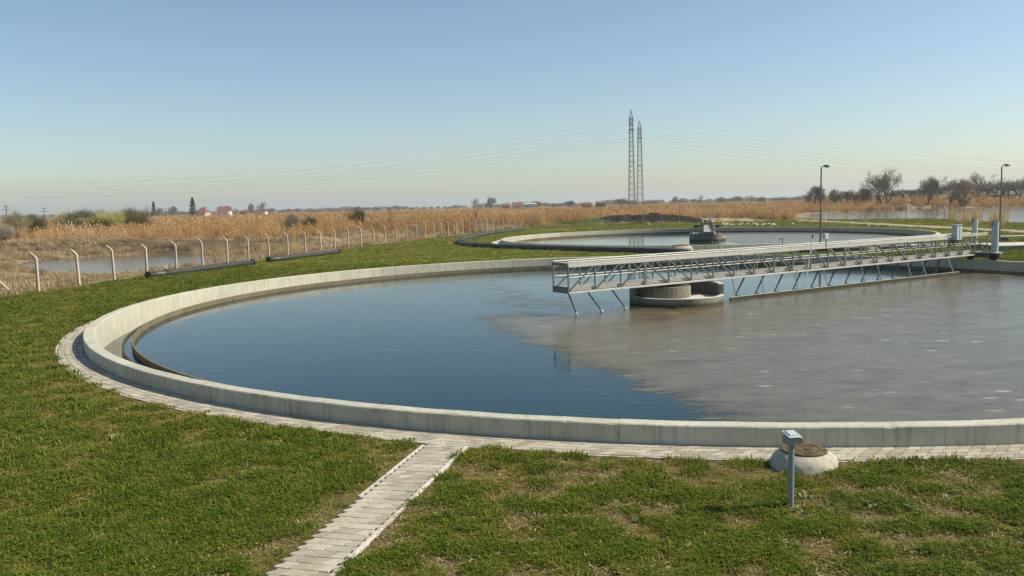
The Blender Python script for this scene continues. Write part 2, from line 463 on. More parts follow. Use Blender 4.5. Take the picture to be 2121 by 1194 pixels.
def ground_z(x, y):
    x = np.asarray(x, float); y = np.asarray(y, float)
    out = -poly_sd(x, y, SITE)
    z = -.55 * sstep(.3, 7, out)
    z = z + (fbm(x * .22, y * .22, 3) - .5) * .55 * sstep(2, 12, out)
    z = z + (fbm(x * .7, y * .7, 9) - .5) * .07 * sstep(-.5, -3, out)
    sp = poly_sd(x, y, POND_L)
    z = z * (1 - sstep(-5, .5, sp)) + (-1.45) * sstep(-5, .5, sp)
    for P, dz in ((POND_R, -1.0), (POND_F, -1.0)):
        s = poly_sd(x, y, P); k = sstep(-6, 1.5, s); z = z * (1 - k) + dz * k
    # spoil bank behind the left pond
    bd = line_d(x, y, [(-90, 112), (-58, 108), (-40, 106), (-28, 110), (-14, 125)])
    z = z + (.55 + 1.1 * fbm(x * .3, y * .3, 21)) * sstep(6.5, 0, bd)
    for hx, hy, ax, ay, h in HILLS:
        z = z + h * np.exp(-((x - hx) / ax) ** 2 - ((y - hy) / ay) ** 2)
    for c in (C1, C2):
        r = np.hypot(x - c.x, y - c.y)
        z = np.where(r < R_OUT + .6, -.035, z * sstep(R_OUT + .9, R_OUT + 2.0, r))
    pd = line_d(x, y, [(-1.155, 13.72), (-3.1, 6.0)])
    z = np.where(pd < .40, np.minimum(z, -.035), z)
    return z

# ------------------------------------------------------------------ ground sheet
def make_ground():
    rad = [2.5]
    while rad[-1] < 6000:
        r = rad[-1]; rad.append(r * (1.055 if r < 40 else 1.03 if r < 320 else 1.12))
    ang = list(np.arange(-52, 52.01, 1.0)) + list(np.arange(60, 301, 8))
    pts = [(0.0, 0.0)]
    for i, r in enumerate(rad):
        for a in ang:
            t = R(a + (i % 2) * .5)
            pts.append((r * math.sin(t), r * math.cos(t)))
    pts = np.array(pts)
    keep = np.ones(len(pts), bool)
    for c in (C1, C2):
        d = np.hypot(pts[:, 0] - c.x, pts[:, 1] - c.y); keep &= d > R_OUT + .25
    pts = pts[keep]
    # a finer net where the path and the ring walk meet the lawn
    extra = []
    for s in np.arange(0, 8.2, .4):
        for w in (-.62, -.44, -.37, .37, .44, .62):
            d = Vector((-.2455, -.9694)); q = Vector((-1.155, 13.72)) + d * s + Vector((.9694, -.2455)) * w
            extra.append((q.x, q.y))
    for c in (C1,):
        for i in range(360):
            a = R(i)
            for rr in (R_OUT + .9, R_OUT + 1.15, R_OUT + 2.0):
                extra.append((c.x + rr * math.cos(a), c.y + rr * math.sin(a)))
    pts = np.concatenate([pts, np.array(extra)])
    vs = [Vector(p) for p in pts]; es = []
    for c in (C1, C2):
        o = len(vs); m = 180
        for i in range(m):
            a = 2 * math.pi * i / m; vs.append(Vector((c.x + (R_OUT - .12) * math.cos(a), c.y + (R_OUT - .12) * math.sin(a))))
            es.append((o + i, o + (i + 1) % m))
    V, E_, F_, *_ = delaunay_2d_cdt(vs, es, [], 0, 1e-5)
    V = np.array([(v.x, v.y) for v in V]); F_ = np.array([f for f in F_])
    cen = V[F_].mean(axis=1)
    keep = np.ones(len(F_), bool)
    for c in (C1, C2): keep &= np.hypot(cen[:, 0] - c.x, cen[:, 1] - c.y) > R_OUT - .13
    F_ = F_[keep]
    x, y = V[:, 0], V[:, 1]
    z = ground_z(x, y)
    me = bpy.data.meshes.new('ground')
    me.from_pydata(np.column_stack([x, y, z]).tolist(), [], F_.tolist()); me.update()
    sd_ = poly_sd(x, y, SITE)
    lawn = sstep(-.8, 1.0, sd_)
    gp = poly_sd(x, y, [at(*q).xy for q in ((1090, 470), (1130, 463), (1220, 456), (1330, 459), (1500, 461), (1500, 468), (1090, 476))])
    lawn = np.maximum(lawn, sstep(-4, 2, gp))
    for hx, hy, ax, ay, h in HILLS:
        lawn = np.maximum(lawn, .62 * np.exp(-((x - hx) / ax) ** 2 - ((y - hy) / (ay)) ** 2))
    trk = sstep(3.4, 1.2, line_d(x, y, TRACK)) * .9
    trk = np.maximum(trk, sstep(2.6, .8, line_d(x, y, [at(1102, 476.5).xy, at(1180, 475.5).xy])) * .75)
    kc = np.hypot(x - C1.x, y - C1.y)
    earth = sstep(9, 1, line_d(x, y, [(-90, 110), (-58, 107), (-40, 104), (-28, 108)])) * .62
    earth = np.maximum(earth, sstep(-3.5, .5, poly_sd(x, y, POND_L)) * .8)
    earth = np.maximum(earth, sstep(-4, 1, poly_sd(x, y, POND_R)) * .6)
    earth = np.maximum(earth, np.where(kc < R_OUT + .92, .58, 0))
    ca = me.color_attributes.new('zone', 'FLOAT_COLOR', 'POINT')
    ca.data.foreach_set('color', np.column_stack([lawn, trk, earth, np.ones_like(x)]).astype(np.float32).ravel())
    bare = sstep(30, 12, np.hypot(x, y)) * (.45 + .4 * sstep(-6, 0, x))
    at_ = me.attributes.new('bare', 'FLOAT', 'POINT'); at_.data.foreach_set('value', bare.astype(np.float32))
    o = link('ground', me, MAT['ground_soil'], smooth=True); tag(o, kind='structure')
make_ground()

def flat_sheet(name, poly, z, mat):
    b = bmesh.new(); b.faces.new([b.verts.new((p[0], p[1], z)) for p in poly]); bmesh.ops.triangulate(b, faces=b.faces)
    me = bpy.data.meshes.new(name); b.to_mesh(me); b.free()
    for pl in me.polygons:
        if pl.normal.z < 0: pl.flip()
    return tag(link(name, me, mat), kind='structure')
def grown(poly, d):
    c = sum((Vector(p[:2]) for p in poly), Vector((0, 0))) / len(poly)
    return [Vector(p[:2]) + (Vector(p[:2]) - c).normalized() * d for p in poly]
flat_sheet('pond', grown(POND_L, 5), -.9, MAT['pond_water'])
flat_sheet('lake', grown(POND_R, 7), -.6, MAT['pond_water'])
flat_sheet('distant_pond', grown(POND_F, 7), -.6, MAT['pond_water'])

# ------------------------------------------------------------------ settling tanks
N_PAN = 32
JOINT0 = R(-92.2)
def wall_panel_mesh(k, steps, chips):
    w = 2 * math.pi / N_PAN; g = .0035 / R_OUT
    mb = MB()
    b = .018
    prof = [(R_OUT, -.9), (R_OUT, WALL_T - b), (R_OUT - b, WALL_T), (R_IN + b, WALL_T), (R_IN, WALL_T - b), (R_IN, -.9)]
    a0, a1 = g, w - g
    m = len(prof)
    rr = random.Random(100 + k)
    vs = []
    for i in range(steps + 1):
        a = a0 + (a1 - a0) * i / steps
        dz = .003 * math.sin(i * .4 + k) + rr.uniform(-.0012, .0012)
        ch = rr.uniform(.006, .022) if rr.random() < chips else 0
        for q, (r, z) in enumerate(prof):
            zz = z + (dz if z > 0 else 0); r2 = r
            if q == 1: zz -= ch
            if q == 2: r2 -= ch * .7
            vs.append((r2 * math.cos(a), r2 * math.sin(a), zz))
    fs = []
    for i in range(steps):
        for q in range(m - 1):
            fs.append((i * m + q, (i + 1) * m + q, (i + 1) * m + q + 1, i * m + q + 1))
    fs.append(tuple(range(m - 1, -1, -1))); fs.append(tuple(steps * m + q for q in range(m)))
    mb.add(vs, fs)
    me = mb.mesh('wall_panel')
    b_ = bmesh.new(); b_.from_mesh(me); bmesh.ops.recalc_face_normals(b_, faces=b_.faces); b_.to_mesh(me); b_.free()
    me.materials.append(MAT['wall_concrete'])
    return me
PANELS = [wall_panel_mesh(k, 40, .10) for k in range(4)]
FAR_PANELS = PANELS
def settling_tank(c, label, panels):
    t = thing('settling_tank', label, 'settling tank', c, 0, 'round settling tanks')
    for k in range(N_PAN):
        o = link('wall_panel', panels[(k * 3) % 4], None, t)
        o.rotation_euler = (0, 0, JOINT0 + k * 2 * math.pi / N_PAN)
    MB().lathe([(R_OUT - .02, -.9), (R_OUT - .02, WALL_T - .03), (R_IN + .02, WALL_T - .03), (R_IN + .02, -.9)], 160).build('joint_core', MAT['joint_dark'], t, fix=True)
    MB().lathe([(21.09, -.9), (21.09, -.20), (21.03, -.20), (21.03, -.9)], 160).build('weir', MAT['drum_concrete'], t, fix=True, smooth=False)
    MB().lathe([(20.80, -.6), (20.80, -.065), (20.74, -.065), (20.74, -.6)], 160).build('scum_baffle', MAT['algae_concrete'], t, fix=True)
    MB().lathe([(R_OUT - .05, -1.0), (R_OUT - .05, -.92), (0.01, -.92), (0.01, -1.0)], 96).build('tank_floor', MAT['algae_concrete'], t, fix=True)
    return t
tank1 = settling_tank(C1, 'large round concrete settling tank in the foreground with low cream wall', PANELS)
tank2 = settling_tank(C2, 'farther round concrete settling tank beyond the lawn, behind the long bridge', FAR_PANELS)
def disc(name, c, r0, r1, z, mat, n=128):
    mb = MB(); vs = []; fs = []
    if r0 <= 0:
        vs = [(c.x + r1 * math.cos(2 * math.pi * i / n), c.y + r1 * math.sin(2 * math.pi * i / n), z) for i in range(n)]; fs = [tuple(range(n))]
    else:
        for i in range(n):
            a = 2 * math.pi * i / n
            for r in (r0, r1): vs.append((c.x + r * math.cos(a), c.y + r * math.sin(a), z))
        fs = [(2 * i, 2 * i + 1, 2 * ((i + 1) % n) + 1, 2 * ((i + 1) % n)) for i in range(n)]
    mb.add(vs, fs)
    return tag(mb.build(name, mat), kind='structure')
for c in (C1, C2):
    disc('tank_water', c, 0, 21.05, WATER_Z, MAT['tank_water'])
    disc('launder_water', c, 21.06, R_IN + .01, LAUNDER_Z, MAT['launder_water'])

def scum(name, c, polys, label, step=.3):
    r = 20.72
    g = np.arange(-r, r + step, step)
    X, Y = np.meshgrid(g, g); idx = -np.ones(X.shape, int)
    ok = np.hypot(X, Y) < r; idx[ok] = np.arange(ok.sum())
    x = X[ok] + c.x; y = Y[ok] + c.y
    film = np.zeros(x.shape)
    for poly, strength, soft in polys:
        film = np.maximum(film, strength * np.clip(.5 + poly_sd(x, y, poly) / soft, 0, 1))
    f = []
    for i in range(X.shape[0] - 1):
        for k in range(X.shape[1] - 1):
            q = (idx[i, k], idx[i, k + 1], idx[i + 1, k + 1], idx[i + 1, k])
            if min(q) >= 0: f.append(q)
    me = bpy.data.meshes.new(name); me.from_pydata(np.column_stack([x, y, np.full(x.shape, WATER_Z + .004)]).tolist(), [], f); me.update()
    a = me.attributes.new('film', 'FLOAT', 'POINT'); a.data.foreach_set('value', film.astype(np.float32))
    # drop faces that carry no film at all
    b = bmesh.new(); b.from_mesh(me); lay = b.verts.layers.float.get('film')
    bmesh.ops.delete(b, geom=[q for q in b.faces if max(v[lay] for v in q.verts) < .02], context='FACES'); b.to_mesh(me); b.free()
    return tag(link(name, me, MAT['scum_film']), label, 'scum', kind='stuff')
def W(*pp): return [at(px, py, WATER_Z) for px, py in pp]
scum('floating_scum', C1, [
    (W((1000, 655), (1040, 687), (1120, 716), (1180, 738), (1260, 768), (1330, 798), (1400, 822), (1450, 848), (1540, 884)) + [C1 + Vector((2, -24, 0)), C1 + Vector((20, -20, 0)), C1 + Vector((27, -4, 0)), C1 + Vector((24, 11, 0))] + W((1985, 567), (1750, 594), (1517, 622), (1400, 640), (1300, 640), (1190, 655), (1100, 650)), 1.0, 2.2),
    (W((960, 605), (985, 640), (1060, 650), (1190, 650), (1310, 635), (1310, 625), (1150, 610), (1050, 585), (1000, 582)), .47, 5.0)],
    'grey brown film of scum covering the right half of the near tank')
scum('floating_scum', C2, [([C2 + Vector((1.0, -21, 0)), C2 + Vector((24, -21, 0)), C2 + Vector((24, 21, 0)), C2 + Vector((3.0, 21, 0)), C2 + Vector((1.2, 0, 0))], 1.0, 2.5)],
     'mauve grey scum film on the right half of the far tank', .6)

# ------------------------------------------------------------------ centre drums
def centre_drum(c, label, cut0, cut1, rz):
    t = thing('centre_drum', label, 'concrete drum', c, rz, 'centre drums of the tanks')
    TOP, LOW, RO, RI = .46, .05, 1.93, 1.76
    MB().lathe([(RO, -.6), (RO, TOP), (RI, TOP), (RI, -.6)], 40, a0=cut1, a1=cut0 + 2 * math.pi).build('outer_ring', MAT['drum_concrete'], t, fix=True)
    MB().lathe([(RO + .008, TOP + .002), (RO + .008, TOP + .05), (RI - .008, TOP + .05), (RI - .008, TOP + .002)], 40, a0=cut1 - .004, a1=cut0 + 2 * math.pi + .004).build('coping', MAT['slab_concrete'], t, fix=True)
    MB().lathe([(RO, -.6), (RO, LOW), (RI - .1, LOW), (RI - .1, -.6)], 24, a0=cut0 + .002, a1=cut1 - .002).build('lowered_rim', MAT['drum_concrete'], t, fix=True)
    MB().lathe([(RO + .006, LOW + .002), (RO + .006, LOW + .03), (RI + .02, LOW + .03), (RI + .02, LOW + .002)], 24, a0=cut0 + .004, a1=cut1 - .004).build('rim_lip', MAT['slab_concrete'], t, fix=True)
    MB().lathe([(1.12, -.6), (1.12, TOP - .01), (.86, TOP - .01), (.86, -.6)], 36, (-.5, .12, 0)).build('inner_ring', MAT['drum_concrete'], t, fix=True)
    MB().lathe([(RI - .12, -.2), (RI - .12, -.02), (.5, -.02), (.5, -.2)], 36).build('ledge', MAT['slab_concrete'], t, fix=True)
    MB().lathe([(0.01, -.6), (.42, -.6), (.42, .46), (.55, .46), (.55, .555), (0.01, .555)], 28, closed_prof=False).build('pivot_bearing', MAT['dark_steel'], t, fix=True)
    return t
centre_drum(C1, 'weathered concrete drum in the middle of the near tank, under the bridge', R(-165), R(-12), 0)
centre_drum(C2, 'small concrete drum in the middle of the far tank', R(-60), R(75), 0)

# ------------------------------------------------------------------ scraper bridges (local x along the walkway, y across)
def scraper_bridge(label, loc, rz):
    t = thing('scraper_bridge', label, 'bridge', loc, rz, 'rotating scraper bridges')
    S0, PL, NP, HW, ZB, ZT = -5.93, 1.268, 23, .48, .57, 1.72
    S1 = S0 + PL * NP
    al, ga = MAT['aluminium'], MAT['galvanised']
    for y in (-HW, HW):
        MB().bar((S0, y, ZB + .035), (S1, y, ZB + .035), .07, .07).build('bottom_chord', al, t, bevel=.006)
        MB().bar((S0, y, ZT - .085), (S1 - 3.2, y, ZT - .085), .055, .13).bar((S1 - 3.2, y, ZT - .04), (S1, y, ZT - .04), .05, .06).build('top_chord', al, t)
        hr = MB().tube([(S0, y, ZT + .045), (S1, y, ZT + .045)], .03, 8)
        for k in range(1, 7): hr.tube([(S0 + k * 4.2 - .05, y, ZT + .045), (S0 + k * 4.2 + .05, y, ZT + .045)], .04, 8).box((S0 + k * 4.2, y, ZT + .0), (.05, .03, .08))
        hr.build('hand_rail', al, t, smooth=False)
        MB().tube([(S0, y, ZB + .62), (S1, y, ZB + .62)], .015, 6).build('middle_rail', al, t)
        for zz in (.125, .19): MB().box(((S0 + S1) / 2, y * .88, ZB + zz), (S1 - S0 - .1, .012, .048)).build('toe_board', MAT['toe_metal'], t)
        for k in range(NP + 1):
            x = S0 + k * PL
            w = .13 if k in (3, 13, 20) else .05
            MB().box((x, y, (ZB + ZT) / 2 + .02), (w, .05, ZT - ZB - .16)).build('post', ga, t)
        for k in range(NP):
            x = S0 + k * PL
            lo, hi = (x + .05, x + PL - .08)
            p, q = ((lo, y, ZB + .12), (hi, y, ZT - .15)) if k < 3 else ((hi, y, ZB + .12), (lo, y, ZT - .15))
            MB().bar(p, q, .05, .06, (0, 1, 0)).build('diagonal', ga, t)
    for k in range(8):                                            # walkway planks run lengthwise
        y = -HW + .13 + k * (2 * HW - .26) / 7
        MB().box(((S0 + S1) / 2, y, ZB + .085), (S1 - S0 - .08, .09, .03)).build('deck_plank', al, t)
    for k in range(0, NP + 1, 2):
        MB().box((S0 + k * PL, 0, ZB + .045), (.06, 2 * HW - .07, .06)).build('cross_beam', ga, t)
    for x in (S0,):                                               # closed end
        MB().bar((x - .03, -HW - .02, ZT - .05), (x - .03, HW + .02, ZT - .05), .06, .12).build('end_rail', ga, t, bevel=.01)
        MB().tube([(x - .02, -HW, ZB + .62), (x - .02, HW, ZB + .62)], .019, 6).build('end_middle_rail', al, t)
        MB().box((x - .03, 0, ZB + .14), (.02, 2 * HW + .02, .25)).build('end_plate', ga, t)
    # struts and rods below the deck
    for xt, xf in ((-6.0 + .25, -5.45), (-4.85, -4.15), (-3.65, -2.95)):
        r = MB().tube([(xt, -.22, ZB), (xf, -.42, WATER_Z - .12)], .03, 8).build('scraper_rod', MAT['dark_steel'], t)
        MB().tube([(xf - (xf - xt) * .28, -.376, WATER_Z + .09), (xf - (xf - xt) * .02, -.42, WATER_Z - .09)], .042, 8).build('rod_sleeve', al, r)
    for xt, xf in ((2.83, 2.35), (4.69, 4.1), (6.92, 6.3), (8.96, 8.4), (11.84, 11.2), (13.1, 12.5), (15.6, 15.0), (16.9, 16.3), (19.3, 18.8)):
        MB().bar((xt, -HW, ZB + .02), (xf, -1.12, -.12), .035, .035).build('hanger', ga, t)
    for k in range(13):
        xf = 3.25 + k * 1.27; xt = xf + .80
        r = MB().bar((xt, -.1, ZB), (xf, -.28, WATER_Z + .02), .045, .05, (0, 1, 0)).build('scraper_rod', MAT['dark_steel'], t)
        MB().bar((xf - .03, -.28, WATER_Z + .05), (xf + .16, -.55, WATER_Z + .0), .05, .04).build('rod_foot', MAT['dark_steel'], r)
    MB().box((10.6, -1.15, -.235), (17.3, .045, .21)).build('skimmer_board', MAT['drum_concrete'], t, bevel=.005)
    MB().box((10.6, -1.15, -.122), (17.3, .075, .012)).build('skimmer_lip', al, t)
    # end truck riding on the tank wall
    xr = (R_OUT + R_IN) / 2
    MB().box((xr + .15, -.95, WALL_T + .27), (.34, 1.75, .26)).box((xr + .15, .9, WALL_T + .27), (.34, 1.3, .26)).build('end_truck', MAT['dark_steel'], t, bevel=.02)
    for y in (-1.5, 1.25, -.25):
        MB().tube([(xr - .09, y, WALL_T + .19), (xr + .09, y, WALL_T + .19)], .185, 20).build('wheel', MAT['rubber'], t)
    MB().tube([(xr + .33, -1.35, WALL_T + .3), (xr + .75, -1.35, WALL_T + .3)], .11, 14).box((xr + .85, -1.35, WALL_T + .3), (.24, .24, .2)).build('drive_motor', MAT['light_box'], t)
    cb = MB().box((19.9, -.62, ZT + .19), (.5, .3, .78)).build('control_cabinet', MAT['light_box'], t, bevel=.012)
    MB().box((19.9, -.775, ZT + .19), (.018, .012, .70)).build('cabinet_seam', MAT['dark_steel'], cb)
    MB().box((19.9, -.62, ZT + .60), (.56, .36, .03)).build('cabinet_roof', MAT['light_box'], cb)
    MB().box((19.9, -.56, ZT - .28), (.6, .18, .14)).build('cabinet_bracket', MAT['dark_steel'], t)
    MB().tube([(9.1, -.5, ZT - .1), (9.1, -.5, ZT + .34)], .025, 8).build('box_stem', MAT['dark_steel'], t)
    MB().box((9.05, -.5, ZT + .42), (.26, .16, .26)).build('junction_box', MAT['light_box'], t, bevel=.01)
    MB().tube([(7.25, .5, ZT - .9), (7.25, .5, ZT + .33)], .02, 6).box((7.2, .5, ZT + .36), (.28, .1, .06)).build('float_switch', MAT['galvanised'], t)
    sp = MB().tube([(6.95, -1.0, WATER_Z + .1), (7.95, -.62, ZT + .4)], .022, 8).build('sampling_pole', MAT['aluminium'], t)
    MB().tube([(7.94, -.624, ZT + .39), (8.0, -.60, ZT + .52)], .036, 8).build('pole_cap', MAT['rubber'], sp)
    MB().bar((6.2, -1.0, WATER_Z + .14), (7.0, -1.0, WATER_Z + .1), .04, .04).build('float_arm', MAT['dark_steel'], t)
    return t
BR_A = math.atan2(.5403, .8415)
bridge1 = scraper_bridge('long silver truss walkway bridge across the near tank', C1, BR_A)
bridge2 = copy_tree(bridge1)
bridge2.location = C2; bridge2.rotation_euler = (0, 0, R(77.6))
bridge2['label'] = 'truss bridge of the far tank, seen end on above its drum'

# ------------------------------------------------------------------ paving
def paver_mesh(w, d, h, name):
    g = .0048; x = w / 2 - g; y = d / 2 - g; jx = .03
    out = [(-x - jx, -y), (x - jx, -y), (x - jx, -.3 * d / 2), (x + jx, .3 * d / 2), (x + jx, y), (-x + jx, y), (-x + jx, .3 * d / 2), (-x - jx, -.3 * d / 2)]
    n = len(out); cx = .004
    vs = [(a, b, -h) for a, b in out] + [(a, b, -cx) for a, b in out] + [(a * (1 - cx / x), b * (1 - cx / y), 0) for a, b in out]
    fs = []
    for r in (0, 1):
        for i in range(n):
            k = (i + 1) % n; fs.append((r * n + i, r * n + k, (r + 1) * n + k, (r + 1) * n + i))
    fs.append((2 * n + 0, 2 * n + 1, 2 * n + 2, 2 * n + 7)); fs.append((2 * n + 7, 2 * n + 2, 2 * n + 3, 2 * n + 6)); fs.append((2 * n + 6, 2 * n + 3, 2 * n + 4, 2 * n + 5))
    me = bpy.data.meshes.new(name); me.from_pydata(vs, [], fs); me.update()
    return me, vs, fs
def paving(name, spots, pm, parent_sheet):
    """spots: list of matrices; the 300 nearest are objects of their own, the rest one joined part"""
    me, vs, fs = pm
    spots = sorted(spots, key=lambda M: (M.translation.xy).length / (1 if abs(M.translation.x) < M.translation.y * .62 else .3))
    me.materials.append(MAT['paver_stone'])
    for M in spots[:298]:
        o = link('paver', me, None, parent_sheet); o.matrix_world = M; o.matrix_parent_inverse = Matrix()
    rest = spots[298:]
    if rest:
        mb = MB()
        for M in rest: mb.add([M @ Vector(v) for v in vs], fs)
        tag(mb.build('farther_pavers', MAT['paver_stone_joined'], parent_sheet), kind='stuff')
def jitter(M, z=.004, tilt=.012):
    return M @ Matrix.Translation((0, 0, random.uniform(-z, z))) @ Matrix.Rotation(random.uniform(-tilt, tilt), 4, 'X') @ Matrix.Rotation(random.uniform(-tilt, tilt), 4, 'Y') @ Matrix.Rotation(random.uniform(-.02, .02), 4, 'Z')
def ring_sheet(name, c, r0, r1, z, mat):
    o = disc(name, c, r0, r1, z, mat, 160); return o
ringw = ring_sheet('ring_walk', C1, R_OUT - .05, R_OUT + .74, .003, MAT['paver_bed'])
spots = []
PWID, PDEP = .20, .165
for row in range(4):
    r = R_OUT + .015 + PDEP * (row + .5)
    cnt = int(2 * math.pi * r / PWID)
    off = random.random()
    for i in range(cnt):
        a = 2 * math.pi * (i + off) / cnt
        deg = (math.degrees(a) + 360) % 360
        if 160 < deg < 318:
            M = Matrix.Translation((C1.x + r * math.cos(a), C1.y + r * math.sin(a), .016)) @ Matrix.Rotation(a + math.pi / 2, 4, 'Z')
            spots.append(jitter(M, .003, .008))
paving('ring_walk', spots, paver_mesh(PWID, PDEP, .04, 'paver'), ringw)
a = R(160)
while a < R(318):                                                # thin edging stones round the walk
    w = random.uniform(.75, 1.0) / (R_OUT + .72)
    zt = random.uniform(.004, .022)
    if not (R(250.6) < a < R(251.6)) and random.random() > .04:
        MB().lathe([(R_OUT + .688, -.06), (R_OUT + .688, zt), (R_OUT + .735, zt), (R_OUT + .735, -.06)], 6, (C1.x, C1.y, 0), a + .0004, a + w - .0004).build('kerb_stone', MAT['slab_concrete'], ringw, fix=True)
    a += w
ring2 = ring_sheet('far_ring_walk', C2, R_OUT - .05, R_OUT + .95, .01, MAT['slab_concrete'])

pd_ = Vector((-.2455, -.9694, 0)).normalized(); pn = Vector((.9694, -.2455, 0)).normalized(); p0 = Vector((-1.155, 13.72, 0))
gp_sheet = tag(MB().bar(p0 + pd_ * .02 + Vector((0, 0, -.013)), p0 + pd_ * 8 + Vector((0, 0, -.013)), .78, .03).build('garden_path', MAT['paver_bed']), kind='structure')
spots = []
for i in range(43):
    for k in range(4):
        c = p0 + pd_ * (.13 + i * .175) + pn * ((k - 1.5) * .168 + random.uniform(-.003, .003))
        M = Matrix.Translation((c.x, c.y, .014)) @ Matrix.Rotation(math.atan2(pn.y, pn.x), 4, 'Z')
        spots.append(jitter(M, .003, .010))
paving('garden_path', spots, paver_mesh(.168, .175, .04, 'paver'), gp_sheet)
for side in (-1, 1):
    s = .08
    while s < 7.8:
        L = random.uniform(.7, .95); sink = .0 if side > 0 else (.04 if s > 2.6 else .012)
        q0 = p0 + pd_ * s + pn * side * (.37 + random.uniform(-.008, .008) + .008); q1 = p0 + pd_ * (s + L - .012) + pn * side * (.378 + random.uniform(-.008, .008))
        dz = Vector((0, 0, random.uniform(-.034, -.022) - sink))
        MB().bar(q0 + dz, q1 + dz, .06, .10).build('kerb_stone', MAT['slab_concrete'], gp_sheet, bevel=.006)
        s += L
# ------------------------------------------------------------------ manholes and meter post
def manhole(label, loc, s=1.0):
    t = thing('manhole', label, 'manhole', loc, 0, 'raised manholes')
    prof = [(.5, -.1), (.49, .03), (.455, .12), (.40, .19), (.345, .235), (.33, .24), (.2, .235)]
    prof = [(a_[0] + (b_[0] - a_[0]) * k / 3, a_[1] + (b_[1] - a_[1]) * k / 3) for a_, b_ in zip(prof[:-1], prof[1:]) for k in range(3)] + [prof[-1]]
    mb = MB().lathe(prof, 72, closed_prof=False)
    rr = random.Random(3)
    mb.v = [(x * s * (1 + .05 * math.sin(3 * math.atan2(y, x) + z * 9) * (z < .2) + float(fbm(math.atan2(y, x) * 6, z * 22, 5, 3) - .5) * .055), y * s * (1 + .04 * math.sin(2 * math.atan2(y, x) + 1) + float(fbm(math.atan2(y, x) * 6, z * 22, 5, 3) - .5) * .055), z * s) for x, y, z in mb.v]
    mb.build('collar', MAT['collar_concrete'], t, smooth=True, fix=True)
    cv = MB().lathe([(.325 * s, .225 * s), (.325 * s, .262 * s), (.31 * s, .27 * s), (.012, .27 * s)], 36, closed_prof=False).build('cover', MAT['rusty_iron'], t, fix=True)
    if s >= 1:
        for r in (.25, .14):
            MB().lathe([(r, .268), (r, .277), (r - .025, .277), (r - .025, .268)], 28).build('cover_rib', MAT['rusty_iron'], cv, fix=True)
        MB().box((.03, -.05, .279), (.07, .025, .012)).build('lifting_key', MAT['rusty_iron'], cv)
    return t
mh = at(1671, 972); mh.y += .12
manhole('round white concrete manhole with rusty iron cover behind the grey post', (mh.x, mh.y, 0), 1.0)
manhole('small pale manhole collar at the foot of the far tank, behind the bridge end', at(1411, 521), 1.9)
manhole('white manhole collar on the grass seen through the bridge truss', at(1803, 520), 1.2)

def meter_post(loc):
    t = thing('meter_post', 'short grey metal post with small hooded box on top, standing in the near lawn', 'post', loc, R(8))
    g = MAT['grey_paint']
    MB().tube([(0, 0, -.1), (0, 0, .86)], .037, 18).build('pole', g, t, smooth=False)
    hd = MB().box((0, .0, .905), (.165, .19, .10)).build('head_box', g, t, bevel=.008)
    MB().add
    mb = MB(); mb.add([(-.09, -.11, .958), (.09, -.11, .958), (.09, .115, .985), (-.09, .115, .985), (-.085, -.105, .978), (.085, -.105, .978), (.085, .11, 1.005), (-.085, .11, 1.005)],
                      [(3, 2, 1, 0), (4, 5, 6, 7), (0, 1, 5, 4), (1, 2, 6, 5), (2, 3, 7, 6), (3, 0, 4, 7)])
    mb.build('lid', MAT['light_box'], t, bevel=.006)
    mb = MB(); mb.add([(-.06, -.075, .985), (.06, -.075, .985), (.06, .08, 1.004), (-.06, .08, 1.004), (-.055, -.07, .996), (.055, -.07, .996), (.055, .075, 1.015), (-.055, .075, 1.015)],
                      [(3, 2, 1, 0), (4, 5, 6, 7), (0, 1, 5, 4), (1, 2, 6, 5), (2, 3, 7, 6), (3, 0, 4, 7)])
    mb.build('lid_panel', MAT['light_box'], t, bevel=.004)
    MB().tube([(.075, -.06, .90), (.115, -.06, .90)], .022, 10).build('cable_gland', g, t)
    MB().box((.095, -.075, .93), (.03, .05, .05)).build('hinge', g, t, bevel=.004)
    return t
meter_post(at(1638, 1056))

# ------------------------------------------------------------------ lamps, vent pipes, inlet chamber
def street_lamp(label, loc, H):
    t = thing('street_lamp', label, 'street lamp', loc, 0, 'street lamps by the tanks')
    MB().tube([(0, 0, -.1), (0, 0, 1.2), (0, 0, H - .1)], [.075, .07, .05], 10).build('pole', MAT['galvanised'], t)
    MB().tube([(0, 0, H - .12), (.04, 0, H - .02), (.2, 0, H + .02)], .03, 8).build('arm', MAT['galvanised'], t)
    MB().tube([(.16, 0, H + .015), (.24, 0, H + .03), (.42, 0, H + .03), (.58, 0, H + .01), (.64, 0, H - .005)], [.04, .08, .10, .08, .02], 10).build('lamp_head', MAT['galvanised'], t, smooth=True)
    MB().tube([(.27, 0, H - .035), (.4, 0, H - .06), (.53, 0, H - .04)], [.04, .065, .03], 8).build('lamp_glass', MAT['light_box'], t, smooth=True)
    MB().box((0, 0, .0), (.3, .3, .08)).build('base_plate', MAT['slab_concrete'], t)
    return t
l1 = at(1699, 521); street_lamp('tall slim street lamp rising behind the middle of the bridge', l1, at_depth(1701, 345, l1.y).z)
l2 = at(2070, 504); street_lamp('tall slim street lamp at the right edge beside the grey vent pipes', l2, at_depth(2074, 343, l2.y).z)
def vent(label, base, top_px, rad):
    t = thing('vent_pipe', label, 'vent pipe', base, 0, 'grey vent pipes')
    H = at_depth(*top_px, base.y).z - base.z
    MB().tube([(0, 0, 0), (0, 0, H)], rad, 28).build('pipe', MAT['light_box'], t, smooth=False)
    MB().tube([(0, 0, H * .54), (0, 0, H * .54 + .03)], rad + .008, 28).build('seam_band', MAT['light_box'], t)
    MB().tube([(0, 0, H - .02), (0, 0, H + .03)], rad + .015, 28).build('cap', MAT['galvanised'], t)
    MB().box((-rad, 0, H - .2), (.03, .16, .22)).build('louvre', MAT['dark_steel'], t)
    return t
